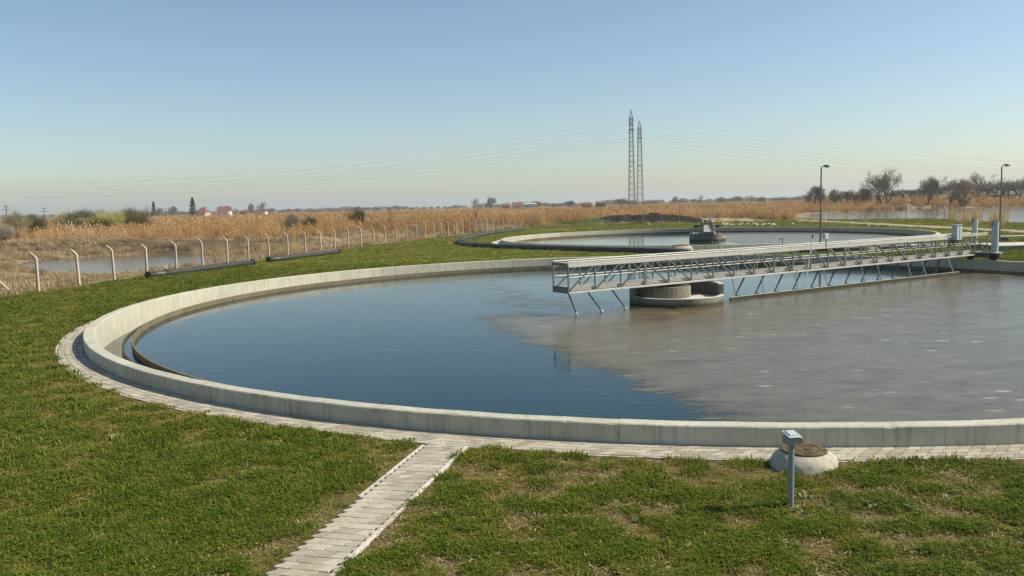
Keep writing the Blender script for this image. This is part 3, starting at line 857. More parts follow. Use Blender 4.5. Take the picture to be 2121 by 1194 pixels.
vent('nearer fat grey vent pipe standing at the end of the bridge', at(2060, 526), (2060, 458), .215)
vent('slightly farther grey vent pipe left of its twin, behind the bridge rail', at(2018, 511), (2020, 453), .2)
ch = thing('inlet_chamber', 'low concrete inlet chamber with pale top at the right edge', 'concrete chamber', (34.6, 59.5, 0))
MB().box((4.0, -1.2, .14), (10.0, .3, .42)).build('front_wall', MAT['drum_concrete'], ch, bevel=.02)
MB().box((4.0, 2.9, .14), (10.0, .3, .42)).build('rear_wall', MAT['drum_concrete'], ch, bevel=.02)
MB().box((-.85, .85, .14), (.3, 3.78, .42)).build('side_wall', MAT['drum_concrete'], ch, bevel=.02)
MB().box((4.15, .85, .27), (9.68, 3.78, .12)).build('top_slab', MAT['slab_concrete'], ch)
bn = thing('concrete_bench', 'long low concrete slab on stub legs at the right edge', 'concrete slab', (41.5, 69.5, 0))
MB().box((2.5, 0, .40), (9.0, .8, .14)).build('slab', MAT['slab_concrete'], bn, bevel=.02)
for x in (-.9, 2.5, 5.9):
    mb = MB(); mb.add([(x - .35, -.25, 0), (x + .35, -.25, 0), (x + .35, .25, 0), (x - .35, .25, 0), (x - .14, -.2, .33), (x + .14, -.2, .33), (x + .14, .2, .33), (x - .14, .2, .33)],
                      [(3, 2, 1, 0), (4, 5, 6, 7), (0, 1, 5, 4), (1, 2, 6, 5), (2, 3, 7, 6), (3, 0, 4, 7)])
    mb.build('stub_leg', MAT['drum_concrete'], bn)
mk = at(395, 601)
t = thing('marker_pipe', 'thin short pipe stub on the grass just behind the left tank wall', 'pipe stub', mk)
MB().tube([(0, 0, -.05), (0, 0, .2)], .025, 8).build('stub', MAT['galvanised'], t); MB().tube([(0, 0, .2), (0, 0, .25)], .04, 8).build('cap', MAT['dark_steel'], t)

# ------------------------------------------------------------------ lying pipes
def lying_pipe(name, label, pts, rad, mat, flanges=(), open_end=True):
    t = thing(name, label, 'pipe', pts[0], 0, 'black pipes lying on the lawn')
    o = Vector(pts[0]); q = [Vector(p) - o for p in pts]
    ends = []
    # rounded path
    MB().tube(q, rad, 14).build('pipe', mat, t, smooth=True)
    for s in flanges:
        i = min(int(s * (len(q) - 1)), len(q) - 2); u = s * (len(q) - 1) - i
        c = q[i].lerp(q[i + 1], u); d = (q[i + 1] - q[i]).normalized()
        MB().tube([c - d * .09, c + d * .09], rad * 1.28, 16).build('flange', MAT['black_plastic'], t)
    if open_end:
        d = (q[1] - q[0]).normalized()
        MB().tube([q[0] - d * .012, q[0] + d * .02], rad * .82, 14).build('open_mouth', MAT['rubber'], t)
    return t
pr = .20
def onz(v, z): return Vector((v.x, v.y, z))
a, b = at(309, 577), at(523, 549)
lying_pipe('drain_pipe', 'black plastic pipe lying along the fence nearest the left, with open end', [onz(a.lerp(b, k / 6), pr - .02) for k in range(7)], pr, MAT['grey_plastic'], (.0, .14, 1.0))
a, b = at(558, 543.5), at(702, 525.5)
lying_pipe('drain_pipe', 'second black pipe along the fence, shorter, with rusty open mouth', [onz(a.lerp(b, k / 6), pr - .02) for k in range(7)], pr, MAT['grey_plastic'], (.0, 1.0))
lp = [at(*q) for q in ((1085, 476), (1060, 480), (1010, 487), (985, 492), (965, 497), (952, 502), (948, 505), (955, 508), (975, 511.5), (1000, 513), (1060, 516), (1140, 519), (1240, 522), (1340, 524.5), (1430, 526))]
lying_pipe('looped_pipe', 'long black pipe bending round the left side of the far tank', [onz(p, .19) for p in lp], .21, MAT['grey_plastic'], (.12, .36, .46, .6, .86), False)
lp = [at(*q) for q in ((1640, 528 - 4), (1760, 521), (1860, 517), (1960, 514))]
lying_pipe('looped_pipe', 'black pipe on the strip of grass behind the right half of the bridge', [onz(p, .19) for p in lp], .21, MAT['grey_plastic'], (.5,), False)

# ------------------------------------------------------------------ fence posts
def ray_hit(px, a, b, lim=3.0):
    """where the plumb line of sight through image column px crosses the plan segment a-b"""
    lo, hi = -lim, lim
    d = at(px, 520); d = Vector((d.x, d.y)); 
    ex, ey = b[0] - a[0], b[1] - a[1]
    den = d.x * ey - d.y * ex
    s = (a[0] * ey - a[1] * ex) / den
    return Vector((d.x * s, d.y * s))
def bent_post_mesh():
    mb = MB()
    for k in range(1):
        pts = [(0, 0, -.4), (0, 0, 1.0), (0, 0, 1.78), (-.06, 0, 1.86), (-.34, 0, 2.10)]
    vs = []; w = [.062, .058, .055, .054, .046]
    for i, (p, hw) in enumerate(zip(pts, w)):
        d = Vector(pts[min(i + 1, 4)]) - Vector(pts[max(i - 1, 0)]); d.normalize()
        s = Vector((d.z, 0, -d.x))
        for a_, b_ in ((-1, -1), (1, -1), (1, 1), (-1, 1)): vs.append(Vector(p) + s * a_ * hw + Vector((0, b_ * hw, 0)))
    fs = [(3, 2, 1, 0), (16, 17, 18, 19)]
    for i in range(4):
        for k in range(4): fs.append((i * 4 + k, i * 4 + (k + 1) % 4, (i + 1) * 4 + (k + 1) % 4, (i + 1) * 4 + k))
    mb.add(vs, fs); me = mb.mesh('fence_post'); me.materials.append(MAT['post_concrete']); return me
POST = bent_post_mesh()
LEFT_PX = [73, 159, 233, 301, 363, 418, 470, 514, 557, 596, 632, 665, 694, 722, 749, 774, 799, 821, 844, 864, 882, 899, 915, 930, 946, 960, 974, 987, 999, 1010, 1022, 1032, 1044, 1056, 1067]
n_all = len(LEFT_PX)
for i, px in enumerate(LEFT_PX):
    seg = None
    for a, b in zip(FENCE_L[:-1], FENCE_L[1:]):
        h = ray_hit(px, a, b)
        if min(a.y, b.y) - .01 <= h.y <= max(a.y, b.y) + .01: seg = (a, b, h)
    if seg is None: continue
    a, b, h = seg
    dr = (b - a).normalized()
    o = link('fence_post', POST, None, None, (h.x, h.y, float(ground_z(h.x, h.y)) - .02))
    o.rotation_euler = (random.uniform(-.02, .02), random.uniform(-.025, .025), math.atan2(-dr.x, dr.y) + random.uniform(-.08, .08))
    o.scale = (1, 1, random.uniform(.96, 1.03))
    if i == 0: lab = 'concrete fence post with bent top, nearest in the row and farthest left'
    elif i < 27: lab = f'bent top concrete fence post, {ORD[i]} from the left in the row past the pond'
    else: lab = f'bent top concrete fence post, {ORD[n_all - 1 - i]} before the far corner of the left row' if i < n_all - 1 else 'bent top concrete fence post at the far corner end of the left row'
    tag(o, lab, 'fence post', 'bent fence posts of the left row')
BACK_PX = [1116, 1151, 1187, 1222, 1260, 1296, 1333, 1371, 1408, 1445, 1486, 1524, 1562, 1601, 1642, 1681, 1715, 1752, 1792, 1834, 1875, 1917, 1954]
for i, px in enumerate(BACK_PX):
    for a, b in zip(FENCE_B[:-1], FENCE_B[1:]):
        h = ray_hit(px, a, b)
        if a.x - .01 <= h.x <= b.x + .01: break
    o = link('fence_post', POST, None, None, (h.x, h.y, float(ground_z(h.x, h.y)) - .02))
    o.rotation_euler = (0, random.uniform(-.02, .02), R(90) + random.uniform(-.06, .06)); o.scale = (1, 1, random.uniform(.98, 1.12))
    tag(o, f'fence post {ORD[i]} from the left in the row behind the far tank' if i < len(BACK_PX) - 1 else 'fence post at the right end of the back row, before the lake', 'fence post', 'fence posts of the back row')
def brace(label, p, q):
    o = MB().bar(p, q, .10, .10).build('fence_brace', MAT['post_concrete']); tag(o, label, 'fence brace', 'slanting fence braces')
def gz(v): return Vector((v.x, v.y, float(ground_z(v.x, v.y))))
f0 = at(32, 609); top0 = at_depth(-14, 572, f0.y - 1.0)
brace('slanting concrete brace at the left edge of the lawn', gz(f0) - Vector((0, 0, .1)), top0)
c0 = gz(Vector((3.0, 153, 0)))
brace('slanting pale brace at the far corner of the fence', c0 + Vector((0, 0, 1.9)), c0 + Vector((1.6, -.4, -.1)))
e0 = gz(ray_hit(1954, FENCE_B[1], FENCE_B[2]).to_3d())
brace('slanting brace leaning on the last post before the lake', e0 + Vector((0, 0, 1.6)), e0 + Vector((-2.6, 1.2, 0)))
e1 = gz(ray_hit(1752, FENCE_B[1], FENCE_B[2]).to_3d())
brace('slanting brace leaning on a back fence post left of the lake', e1 + Vector((0, 0, 1.6)), e1 + Vector((2.3, -1.1, 0)))

# ------------------------------------------------------------------ pylons and wires
def pylon(label, base_px, top_px, Y):
    b = at_depth(*base_px, Y); top = at_depth(*top_px, Y)
    zb = -.7; H = top.z - zb
    t = thing('pylon', label, 'pylon', (b.x, Y, zb), R(3), 'lattice pylons')
    w0, w1 = Y * 12.6 / FPX / 2, Y * 6.0 / FPX / 2
    hs = H * .90
    def half(z): return w0 + (w1 - w0) * min(1, z / hs) if z < hs else w1 * (1 - (z - hs) / (H - hs) * .92)
    th = .17
    for sx in (-1, 1):
        for sy in (-1, 1):
            mb = MB()
            zs = [0, hs, H * .985]
            for z0, z1 in zip(zs[:-1], zs[1:]):
                mb.bar((sx * half(z0), sy * half(z0), z0), (sx * half(z1 - 1e-3), sy * half(z1 - 1e-3), z1), th, th)
            mb.build('leg', MAT['pylon_steel'], t)
    mb = MB(); z = 0.0
    while z < hs - 1:
        a = half(z); z2 = min(z + a * 2.3, hs); c = half(z2)
        for (ux, uy) in ((1, 0), (0, 1), (-1, 0), (0, -1)):
            px_, py_ = -uy, ux
            for s in (-1, 1):
                mb.bar((ux * a + px_ * a * s, uy * a + py_ * a * s, z), (ux * c - px_ * c * s, uy * c - py_ * c * s, z2), .09, .09)
        z = z2
    mb.build('bracing', MAT['pylon_steel'], t)
    for k in (.49, .80, .86, .90):
        zz = H * k; a = half(zz); mb = MB()
        for s in (-1, 1): mb.bar((-a, s * a, zz), (a, s * a, zz), .14, .16).bar((s * a, -a, zz), (s * a, a, zz), .14, .16)
        mb.build('frame', MAT['pylon_steel'], t)
    for k, L in ((.80, 4.6), (.845, 3.8), (.90, 4.2)):
        zz = H * k; a = half(zz); mb = MB()
        for s in (-1, 1):
            for e in (-a, a):
                mb.bar((e, s * a, zz + .9), (0, s * (a + L), zz), .10, .10).bar((e, s * a, zz - .2), (0, s * (a + L), zz), .12, .12)
        ar = mb.build('crossarm', MAT['pylon_steel'], t)
        for s in (-1, 1): MB().tube([(0, s * (a + L - .1), zz), (0, s * (a + L - .1), zz - 1.3)], .09, 6).build('insulator', MAT['galvanised'], ar)
    return t, H
YP1, YP2 = 380.0, 432.0
pylon('taller nearer lattice pylon in the centre of the horizon', (1309, 440), (1305, 226), YP1)
pylon('second lattice pylon just right of the taller one', (1326, 440), (1322, 248), YP2)
LW = [(258, 381), (274, 390), (286, 396), (291, 401.5), (297, 409)]
RW = [(259, 345), (274, 362), (280, 368), (287, 376), (297, 388)]
NM = ['topmost', 'second', 'third', 'fourth', 'lowest']
for k, ((y0, y1), (z0, z1)) in enumerate(zip(LW, RW)):
    pts = []; Y = YP1 + (k - 2) * 1.6
    for px in np.arange(-250, 1305, 45): pts.append(at_depth(px, y1 - (y1 - y0) * (px / 1303) ** 2, Y))
    pts.append(at_depth(1305, y0, Y))
    o = MB().tube(pts, .022, 4).build('power_line', MAT['wire']); tag(o, f'{NM[k]} of the power lines sagging left from the pylons', 'power line', 'power lines left of the pylons')
    pts = [at_depth(1322, z0 - 2, YP2 + (k - 2) * 1.6)]; Y = YP2 + (k - 2) * 1.6
    for px in np.arange(1330, 2400, 45): pts.append(at_depth(px, z1 - (z1 - z0) * ((2500 - px) / 1165) ** 2, Y))
    o = MB().tube(pts, .022, 4).build('power_line', MAT['wire']); tag(o, f'{NM[k]} of the power lines sagging right from the pylons', 'power line', 'power lines right of the pylons')

# ------------------------------------------------------------------ trees
def branch_tree(seed, H, levels, spread, trunk_frac, twig, nchild, stems=1, lean=.1, up=.35, min_r=.012, droop=0.0):
    rr = random.Random(seed)
    trunk, crown, tips = MB(), MB(), []
    def grow(p, d, L, r, lev):
        segs = 3 if lev < 2 else 2
        pts = [p]; rad = [r]
        q = p
        for i in range(segs):
            d = (d + Vector((rr.gauss(0, .13), rr.gauss(0, .13), rr.gauss(0, .09) + .05 * up - droop * (lev > 1)))).normalized()
            q = q + d * (L / segs); pts.append(q); rad.append(max(min_r, r * (1 - (i + 1) / segs * .45)))
        (trunk if lev == 0 or (lev == 1 and stems == 1) else crown).tube(pts, rad, 6 if lev < 2 else 3, cap=False)
        if lev >= levels:
            tips.append(q); return
        nc = nchild[min(lev, len(nchild) - 1)]
        for c in range(nc):
            u = (.45 + .55 * (c + rr.random()) / nc) if lev > 0 else (trunk_frac + (1 - trunk_frac) * (c + rr.random() * .8) / nc)
            k = min(int(u * segs), segs - 1); base = pts[k].lerp(pts[k + 1], u * segs - k)
            az = 2.4 * c + rr.uniform(0, 1.6); sp = spread * rr.uniform(.6, 1.25)
            s = d.orthogonal().normalized(); s = Matrix.Rotation(az, 3, d) @ s
            nd = (d * math.cos(sp) + s * math.sin(sp) + Vector((0, 0, up * .45))).normalized()
            grow(base, nd, L * rr.uniform(.52, .74), max(min_r, r * rr.uniform(.45, .6)), lev + 1)
    for s in range(stems):
        a = 2 * math.pi * s / max(stems, 1) + rr.random()
        d = Vector((math.cos(a) * lean * (stems > 1) * 2.2, math.sin(a) * lean * (stems > 1) * 2.2, 1)).normalized()
        grow(Vector((math.cos(a), math.sin(a), 0)) * .12 * (stems > 1) + Vector((0, 0, -.2)), d, H * (.5 if stems == 1 else .52) * rr.uniform(.9, 1.1), twig * (5.5 if stems == 1 else 2.4), 0)
    return trunk, crown, tips
def leaves(mb, tips, n, size, spread, seed, upr=.0, thin=.35):
    rr = random.Random(seed)
    for p in tips:
        for _ in range(n):
            c = p + Vector((rr.gauss(0, spread), rr.gauss(0, spread), rr.gauss(0, spread * .8)))
            d = Vector((rr.gauss(0, 1), rr.gauss(0, 1), rr.gauss(0, 1) + upr)).normalized(); s = d.orthogonal().normalized() * size * thin
            mb.add([c - s, c + s, c + d * size * rr.uniform(.7, 1.5)], [(0, 1, 2)])
VAR = {}
def variant(key, builder):
    if key not in VAR:
        tr, cr = builder(); VAR[key] = (tr.mesh('trunk'), cr.mesh('crown'))
    return VAR[key]
def v_bare(seed):
    def f():
        tr, cr, tips = branch_tree(seed, 10, 5, .6, .3, .055, (6, 4, 4, 3, 3), 1, min_r=.024)
        return tr, cr
    return f
def v_round(seed):
    def f():
        tr, cr, tips = branch_tree(seed, 7, 4, .72, .25, .05, (6, 4, 4, 3), 1, up=.25, min_r=.026)
        leaves(cr, tips, 9, .5, .45, seed, .8, .14)
        return tr, cr
    return f
def v_shrub(seed, n=3, stems=9):
    def f():
        tr, cr, tips = branch_tree(seed, 5, 3, .36, .2, .03, (4, 4, 3), stems, .17, .6, min_r=.012)
        leaves(cr, tips, n, 1.1, .34, seed, 3.2, .016)
        return tr, cr
    return f
def v_thin(seed):
    def f():
        tr, cr, tips = branch_tree(seed, 5, 4, .5, .4, .022, (6, 3, 3, 2), 1, min_r=.008)
        return tr, cr
    return f
def plant_tree(name, cat, key, builder, label, px, base_y, top_y, Y=None, width=None, mats=('bark', 'twigs_brown'), group=None, zsink=0.0):
    """px column, image rows of foot and top; depth either given or from the ground"""
    if Y is None: p = at(px, base_y, -.5); Y = p.y
    p = at_depth(px, base_y, Y)
    z = float(ground_z(p.x, Y)) - zsink
    H = at_depth(px, top_y, Y).z - z
    trm, crm = variant(key, builder)
    zs = max(max((v.co.z for v in crm.vertices), default=1), .1)
    wx = float(np.percentile([abs(v.co.x) for v in crm.vertices], 99.5))
    k = H / zs
    kw = k if width is None else (width * (1.25 if 'shrub' in name else 1.05) * Y / FPX / 2) / wx
    t = thing(name, label, cat, (p.x, Y, z), random.uniform(0, 6.28), group)
    a = link('trunk', trm.copy(), MAT[mats[0]], t); b = link('crown', crm.copy(), MAT[mats[1]], t)
    t.scale = (kw, kw, k)
    return t
TR = 'trees on the bank beyond the lake'
plant_tree('bare_tree', 'tree', 'b1', v_bare(11), 'tallest bare tree of the bank with wide rounded crown, right trunk of three', 1838, 424, 348, 300, 62, ('bark', 'twigs_brown'), TR)
plant_tree('bare_tree', 'tree', 'b2', v_bare(12), 'bare tree with slim trunk, left of the three tallest beyond the lake', 1817, 424, 352, 302, 50, ('bark', 'twigs_brown'), TR)
plant_tree('bare_tree', 'tree', 'b3', v_bare(13), 'bare tree in the middle behind the three tallest beyond the lake', 1827, 424, 347, 306, 52, ('bark', 'twigs_brown'), TR)
plant_tree('round_tree', 'tree', 'r1', v_round(21), 'rusty brown rounded tree just left of the middle lamp pole', 1690, 424, 382, 330, 36, ('bark', 'twigs_rust'), TR)
plant_tree('bush', 'bush', 'r2', v_round(22), 'dark rounded bush right of the lamp pole, leftmost of the bank bushes', 1732, 424, 388, 320, 40, ('bark', 'twigs_brown'), TR)
plant_tree('bush', 'bush', 'r3', v_round(23), 'broad brown bush second from left on the far bank', 1762, 424, 389, 316, 46, ('bark', 'twigs_olive'), TR)
plant_tree('bush', 'bush', 'r1', v_round(21), 'brown bush close to the left foot of the tallest trees', 1789, 422, 385, 318, 40, ('bark', 'twigs_brown'), TR)
plant_tree('round_tree', 'tree', 'r2', v_round(22), 'round crowned brown tree right of the tallest group beyond the lake', 1922, 416, 362, 320, 52, ('bark', 'twigs_brown'), TR)
plant_tree('round_tree', 'tree', 'b2', v_bare(12), 'dark forked bare tree above the lake shore', 1968, 414, 363, 280, 56, ('bark', 'twigs_brown'), TR)
plant_tree('round_tree', 'tree', 'r3', v_round(23), 'dense brown tree right of the dark forked tree', 1998, 414, 366, 300, 52, ('bark', 'twigs_rust'), TR)
plant_tree('bare_tree', 'tree', 'b1', v_bare(11), 'tall pale bare tree left of the right hand lamp', 2028, 412, 354, 330, 46, ('bark_grey', 'twigs_brown'), TR)
plant_tree('bare_tree', 'tree', 'b3', v_bare(13), 'bare tree directly behind the right hand lamp', 2058, 412, 359, 325, 40, ('bark_grey', 'twigs_brown'), TR)
plant_tree('bare_tree', 'tree', 't1', v_thin(31), 'thin whitish bare tree right of the right hand lamp', 2088, 412, 362, 310, 34, ('bark_grey', 'bark_grey'), TR)
plant_tree('bare_tree', 'tree', 't2', v_thin(32), 'thin whitish bare tree at the right edge', 2108, 412, 364, 315, 34, ('bark_grey', 'bark_grey'), TR)
plant_tree('bare_tree', 'tree', 'b2', v_bare(12), 'bare tree cut by the right edge of the view', 2126, 412, 362, 330, 44, ('bark', 'twigs_brown'), TR)
for i, (px, b, t_, w) in enumerate(((1868, 416, 392, 60), (1895, 415, 390, 60), (1942, 414, 382, 66), (1985, 414, 380, 70), (2015, 412, 378, 74), (2045, 410, 378, 70), (2075, 410, 376, 74), (2108, 410, 375, 76))):
    plant_tree('bush', 'bush', 'r%d' % (1 + i % 3), v_round(21 + i % 3), f'low brown bush filling the wooded bank, {ORD[i]} from its left end', px, b, t_, 345, w, ('bark', 'twigs_olive' if i % 2 else 'twigs_brown'), 'low bushes of the wooded bank')
plant_tree('bush', 'bush', 'r2', v_round(22), 'dark bush leaning over the lake shore below the trees', 2000, 432, 404, 272, 34, ('bark', 'twigs_olive'), TR)
# horizon trees in the middle and left
HZ = 'small trees along the horizon'
for i, (px, t_, w, lab) in enumerate(((541, 417, 30, 'round bare tree right of the village houses'), (517, 419, 20, 'narrow bare tree between barn and round tree'), (1018, 406, 26, 'pale rounded bare tree left of the pylons on the horizon'), (985, 409, 18, 'thin bare tree left of the pale rounded one'),
     (1183, 414, 22, 'low grey tree halfway between houses and pylons'), (1290, 409, 44, 'wide dim tree behind the feet of the pylons'), (1358, 413, 24, 'low rounded tree right of the pylons'), (1395, 405, 18, 'dark upright little tree right of the pylons'), (1412, 409, 26, 'small spreading tree next to the dark upright one'), (1451, 402, 12, 'slim pale tree left of the far tank bridge'),
     (1500, 407, 34, 'low bush line start right of the far bridge'), (1530, 405, 30, 'rounded grey bush above the reeds right of centre'), (1555, 404, 30, 'pale grey bush above the reeds'), (1585, 406, 34, 'grey bush above the gulls on the horizon'), (1620, 407, 36, 'long grey bush left of the rusty tree'), (1650, 405, 30, 'last grey bush before the rusty tree'),
     (1105, 416, 40, 'grey tree clump above the red roofs'), (1150, 420, 34, 'low dim tree clump right of the red roofs'), (1215, 418, 30, 'low dim tree before the brown barn'), (355, 425, 26, 'brown rounded bush between the two spruces'), (330, 428, 18, 'low bush beside the small spruce'), (487, 430, 18, 'brown bush right of the white gable house'))):
    plant_tree('bare_tree' if w < 31 else 'bush', 'tree' if w < 31 else 'bush', 'r%d' % (1 + i % 3) if i % 3 else 'b%d' % (1 + i % 3), v_round(21 + i % 3) if i % 3 else v_bare(11 + i % 3), lab, px, 440, t_, 700 + (i * 37) % 150, w, ('bark', 'twigs_brown'), HZ)
# willow scrub on the left and lone shrubs in the fen
WS = 'olive willow shrubs on the left'
for i, (px, b, t_, Y, w, m, lab) in enumerate(((150, 478, 425, 190, 74, 'twigs_olive', 'broad olive willow shrub, left end of the big thicket'), (190, 476, 424, 185, 80, 'twigs_brown', 'grey brown willow shrub in the big thicket left of the bright one'), (222, 474, 423, 180, 70, 'twigs_green', 'brightest yellow green willow shrub of the thicket'),
     (258, 474, 419, 188, 78, 'twigs_olive', 'tall olive willow shrub right of the bright green one'), (285, 472, 417, 190, 56, 'twigs_green', 'tallest willow shrub at the right end of the thicket'), (300, 470, 432, 195, 34, 'twigs_brown', 'small brown shrub at the right foot of the thicket'),
     (36, 490, 428, 150, 40, 'twigs_olive', 'wispy upright olive shrub near the left edge'), (78, 488, 434, 155, 36, 'twigs_olive', 'second wispy olive shrub near the left edge'), (8, 492, 452, 140, 44, 'twigs_brown', 'low brown shrub cut by the left edge'))):
    plant_tree('willow_shrub', 'shrub', 's%d' % (i % 3), v_shrub(41 + i % 3, 9), lab, px, b, t_, Y, w, ('bark', m), WS)
for i, (px, b, t_, Y, w, m, lab) in enumerate(((740, 466, 422, 170, 30, 'twigs_olive', 'wispy shrub standing alone in the reeds left of centre'), (806, 468, 424, 165, 14, 'bark', 'thin dark sapling standing alone in the reeds'), (773, 462, 440, 170, 12, 'twigs_brown', 'short dark shrub between the wispy shrub and the sapling'),
     (604, 468, 434, 150, 24, 'twigs_brown', 'brown leafless shrub behind the fence left of centre'), (641, 464, 442, 160, 26, 'twigs_olive', 'pale olive shrub right of the brown leafless one'), (582, 470, 446, 150, 18, 'twigs_brown', 'small reddish shrub left of the brown leafless one'), (986, 460, 412, 185, 18, 'twigs_brown', 'pale leafless sapling above the middle of the fence'), (880, 464, 450, 160, 18, 'twigs_rust', 'low rusty shrub in the reeds before the sapling'))):
    plant_tree('fen_shrub', 'shrub', ('t1' if w < 20 else 's1') if i % 2 else ('t2' if w < 20 else 's0'), (v_thin(31) if w < 20 else v_shrub(42, 6)) if i % 2 else (v_thin(32) if w < 20 else v_shrub(41, 6)), lab, px, b, t_, Y, w, ('bark', m), 'lone shrubs in the fen')
def spruce(label, px, base_y, top_y, Y, width):
    p = at_depth(px, base_y, Y); z = -.5; H = at_depth(px, top_y, Y).z - z; W_ = width * Y / FPX / 2
    t = thing('spruce_tree', label, 'spruce', (p.x, Y, z), 0, 'dark spruces on the horizon')
    MB().tube([(0, 0, 0), (0, 0, H * .95)], [W_ * .1, .02], 6).build('trunk', MAT['bark'], t)
    rr = random.Random(int(px)); mb = MB()
    for k in range(1500):
        u = rr.random() ** .8; zz = H * (.05 + .94 * u); r = W_ * (1 - u) ** .85 * (.85 + .25 * math.sin(u * 40)) + .1
        a = rr.uniform(0, 6.283); q = r * rr.uniform(.35, 1.08)
        c = Vector((math.cos(a) * q, math.sin(a) * q, zz - q * .28)); d = Vector((math.cos(a), math.sin(a), rr.uniform(-.6, .1))).normalized(); s = Vector((-math.sin(a), math.cos(a), rr.uniform(-.4, .4))) * W_ * .09
        mb.add([c - s, c + s, c + d * W_ * rr.uniform(.15, .34)], [(0, 1, 2)])
    mb.build('crown', MAT['spruce_needles'], t)
spruce('tall dark spruce left of the red roofed house', 400, 446, 409, 560, 22)
spruce('smaller dark spruce right of the willow thicket', 319, 446, 417, 570, 16)

# ------------------------------------------------------------------ far houses and poles
def house(label, px0, px1, py_eave, py_top, Y, wall, roof, depth=8.0, hip=False, windows=2):
    a = at_depth(px0, py_eave, Y); b = at_depth(px1, py_eave, Y)
    w = b.x - a.x; cx = (a.x + b.x) / 2; z0 = -.6; he = (a.z + b.z) / 2 - z0; ht = at_depth((px0 + px1) / 2, py_top, Y).z - z0
    t = thing('house', label, 'house', (cx, Y, z0), R(random.uniform(-6, 6)), 'houses on the horizon')
    MB().box((0, 0, he / 2), (w, depth, he)).build('wall', MAT[wall], t)
    e = .4; mb = MB(); hx, hy = w / 2 + e, depth / 2 + e
    rx = hx * .35 if hip else hx
    vs = [(-hx, -hy, he - .1), (hx, -hy, he - .1), (hx, hy, he - .1), (-hx, hy, he - .1), (-rx, 0, ht), (rx, 0, ht)]
    mb.add(vs, [(0, 1, 5, 4), (2, 3, 4, 5), (1, 2, 5), (3, 0, 4), (3, 2, 1, 0)])
    r = mb.build('roof', MAT[roof], t, fix=True)
    MB().box((w * .2, .6, ht), (.6, .6, 1.3)).build('chimney', MAT['wall_brick'], r)
    for k in range(windows):
        x = -w / 2 + w * (k + .7) / (windows + .6)
        wd = MB().box((x, -depth / 2 - .02, he * .55), (1.1, .06, 1.3)).build('window', MAT['glass_dark'], t)
        MB().box((x, -depth / 2 - .04, he * .55 - .72), (1.3, .12, .1)).build('sill', MAT['house_white'], wd)
    MB().box((w * .42, -depth / 2 - .02, 1.05), (.95, .06, 2.1)).build('door', MAT['door_wood'], t)
house('low cream house with orange hipped roof right of the tall spruce', 411, 431, 440, 430, 600, 'house_cream', 'roof_orange', 9, True)
house('white gabled house with red roof, second from the spruce', 453, 477, 437, 428, 620, 'house_white', 'roof_orange', 9)
house('dark low barn right of the white gabled house', 498, 513, 440, 436, 640, 'wall_brick', 'roof_brown', 7, False, 1)
house('small white shed below the round bare tree', 533, 552, 438, 435, 600, 'house_white', 'roof_brown', 5, False, 1)
house('red roofed farmhouse left of centre on the horizon', 1062, 1082, 425, 419, 620, 'house_cream', 'roof_orange', 8)
house('long pale green shed right of the red roofed farmhouse', 1084, 1110, 423, 421, 600, 'wall_pale_green', 'wall_pale_green', 7)
house('brown barn with flat pitched roof left of the pylons', 1234, 1254, 421.5, 417.5, 560, 'wall_brick', 'roof_brown', 8, False, 1)
house('low dark barn left of the brown barn', 1206, 1224, 424, 421, 600, 'wall_brick', 'roof_brown', 7, False, 1)
house('red brick house at the left end of the central roofs', 1040, 1056, 427, 422, 640, 'wall_brick', 'roof_orange', 8)
def utility_pole(label, px, base_y, top_y, Y):
    p = at_depth(px, base_y, Y); z = float(ground_z(p.x, Y)); H = at_depth(px, top_y, Y).z - z
    t = thing('utility_pole', label, 'utility pole', (p.x, Y, z), R(random.uniform(-15, 15)), 'wooden utility poles')
    MB().tube([(0, 0, 0), (0, 0, H)], [.16, .11], 8).build('pole', MAT['timber_pole'], t)
    for k, L in ((.35, 1.0), (1.5, 1.4)):
        ar = MB().bar((-L, 0, H - k), (L, 0, H - k), .12, .12).build('crossarm', MAT['timber_pole'], t)
        for s in (-.9, .9): MB().tube([(s * L, 0, H - k + .05), (s * L, 0, H - k + .3)], .06, 6).build('insulator', MAT['house_white'], ar)
utility_pole('wooden utility pole with two crossarms at the left edge', 14, 452, 425, 260)
utility_pole('second wooden utility pole right of the one at the left edge', 92, 450, 430, 330)
utility_pole('thin wooden pole right of the brown bush on the horizon', 344, 446, 432, 400)
utility_pole('thin wooden pole beside the white gabled house', 477, 444, 428, 480)

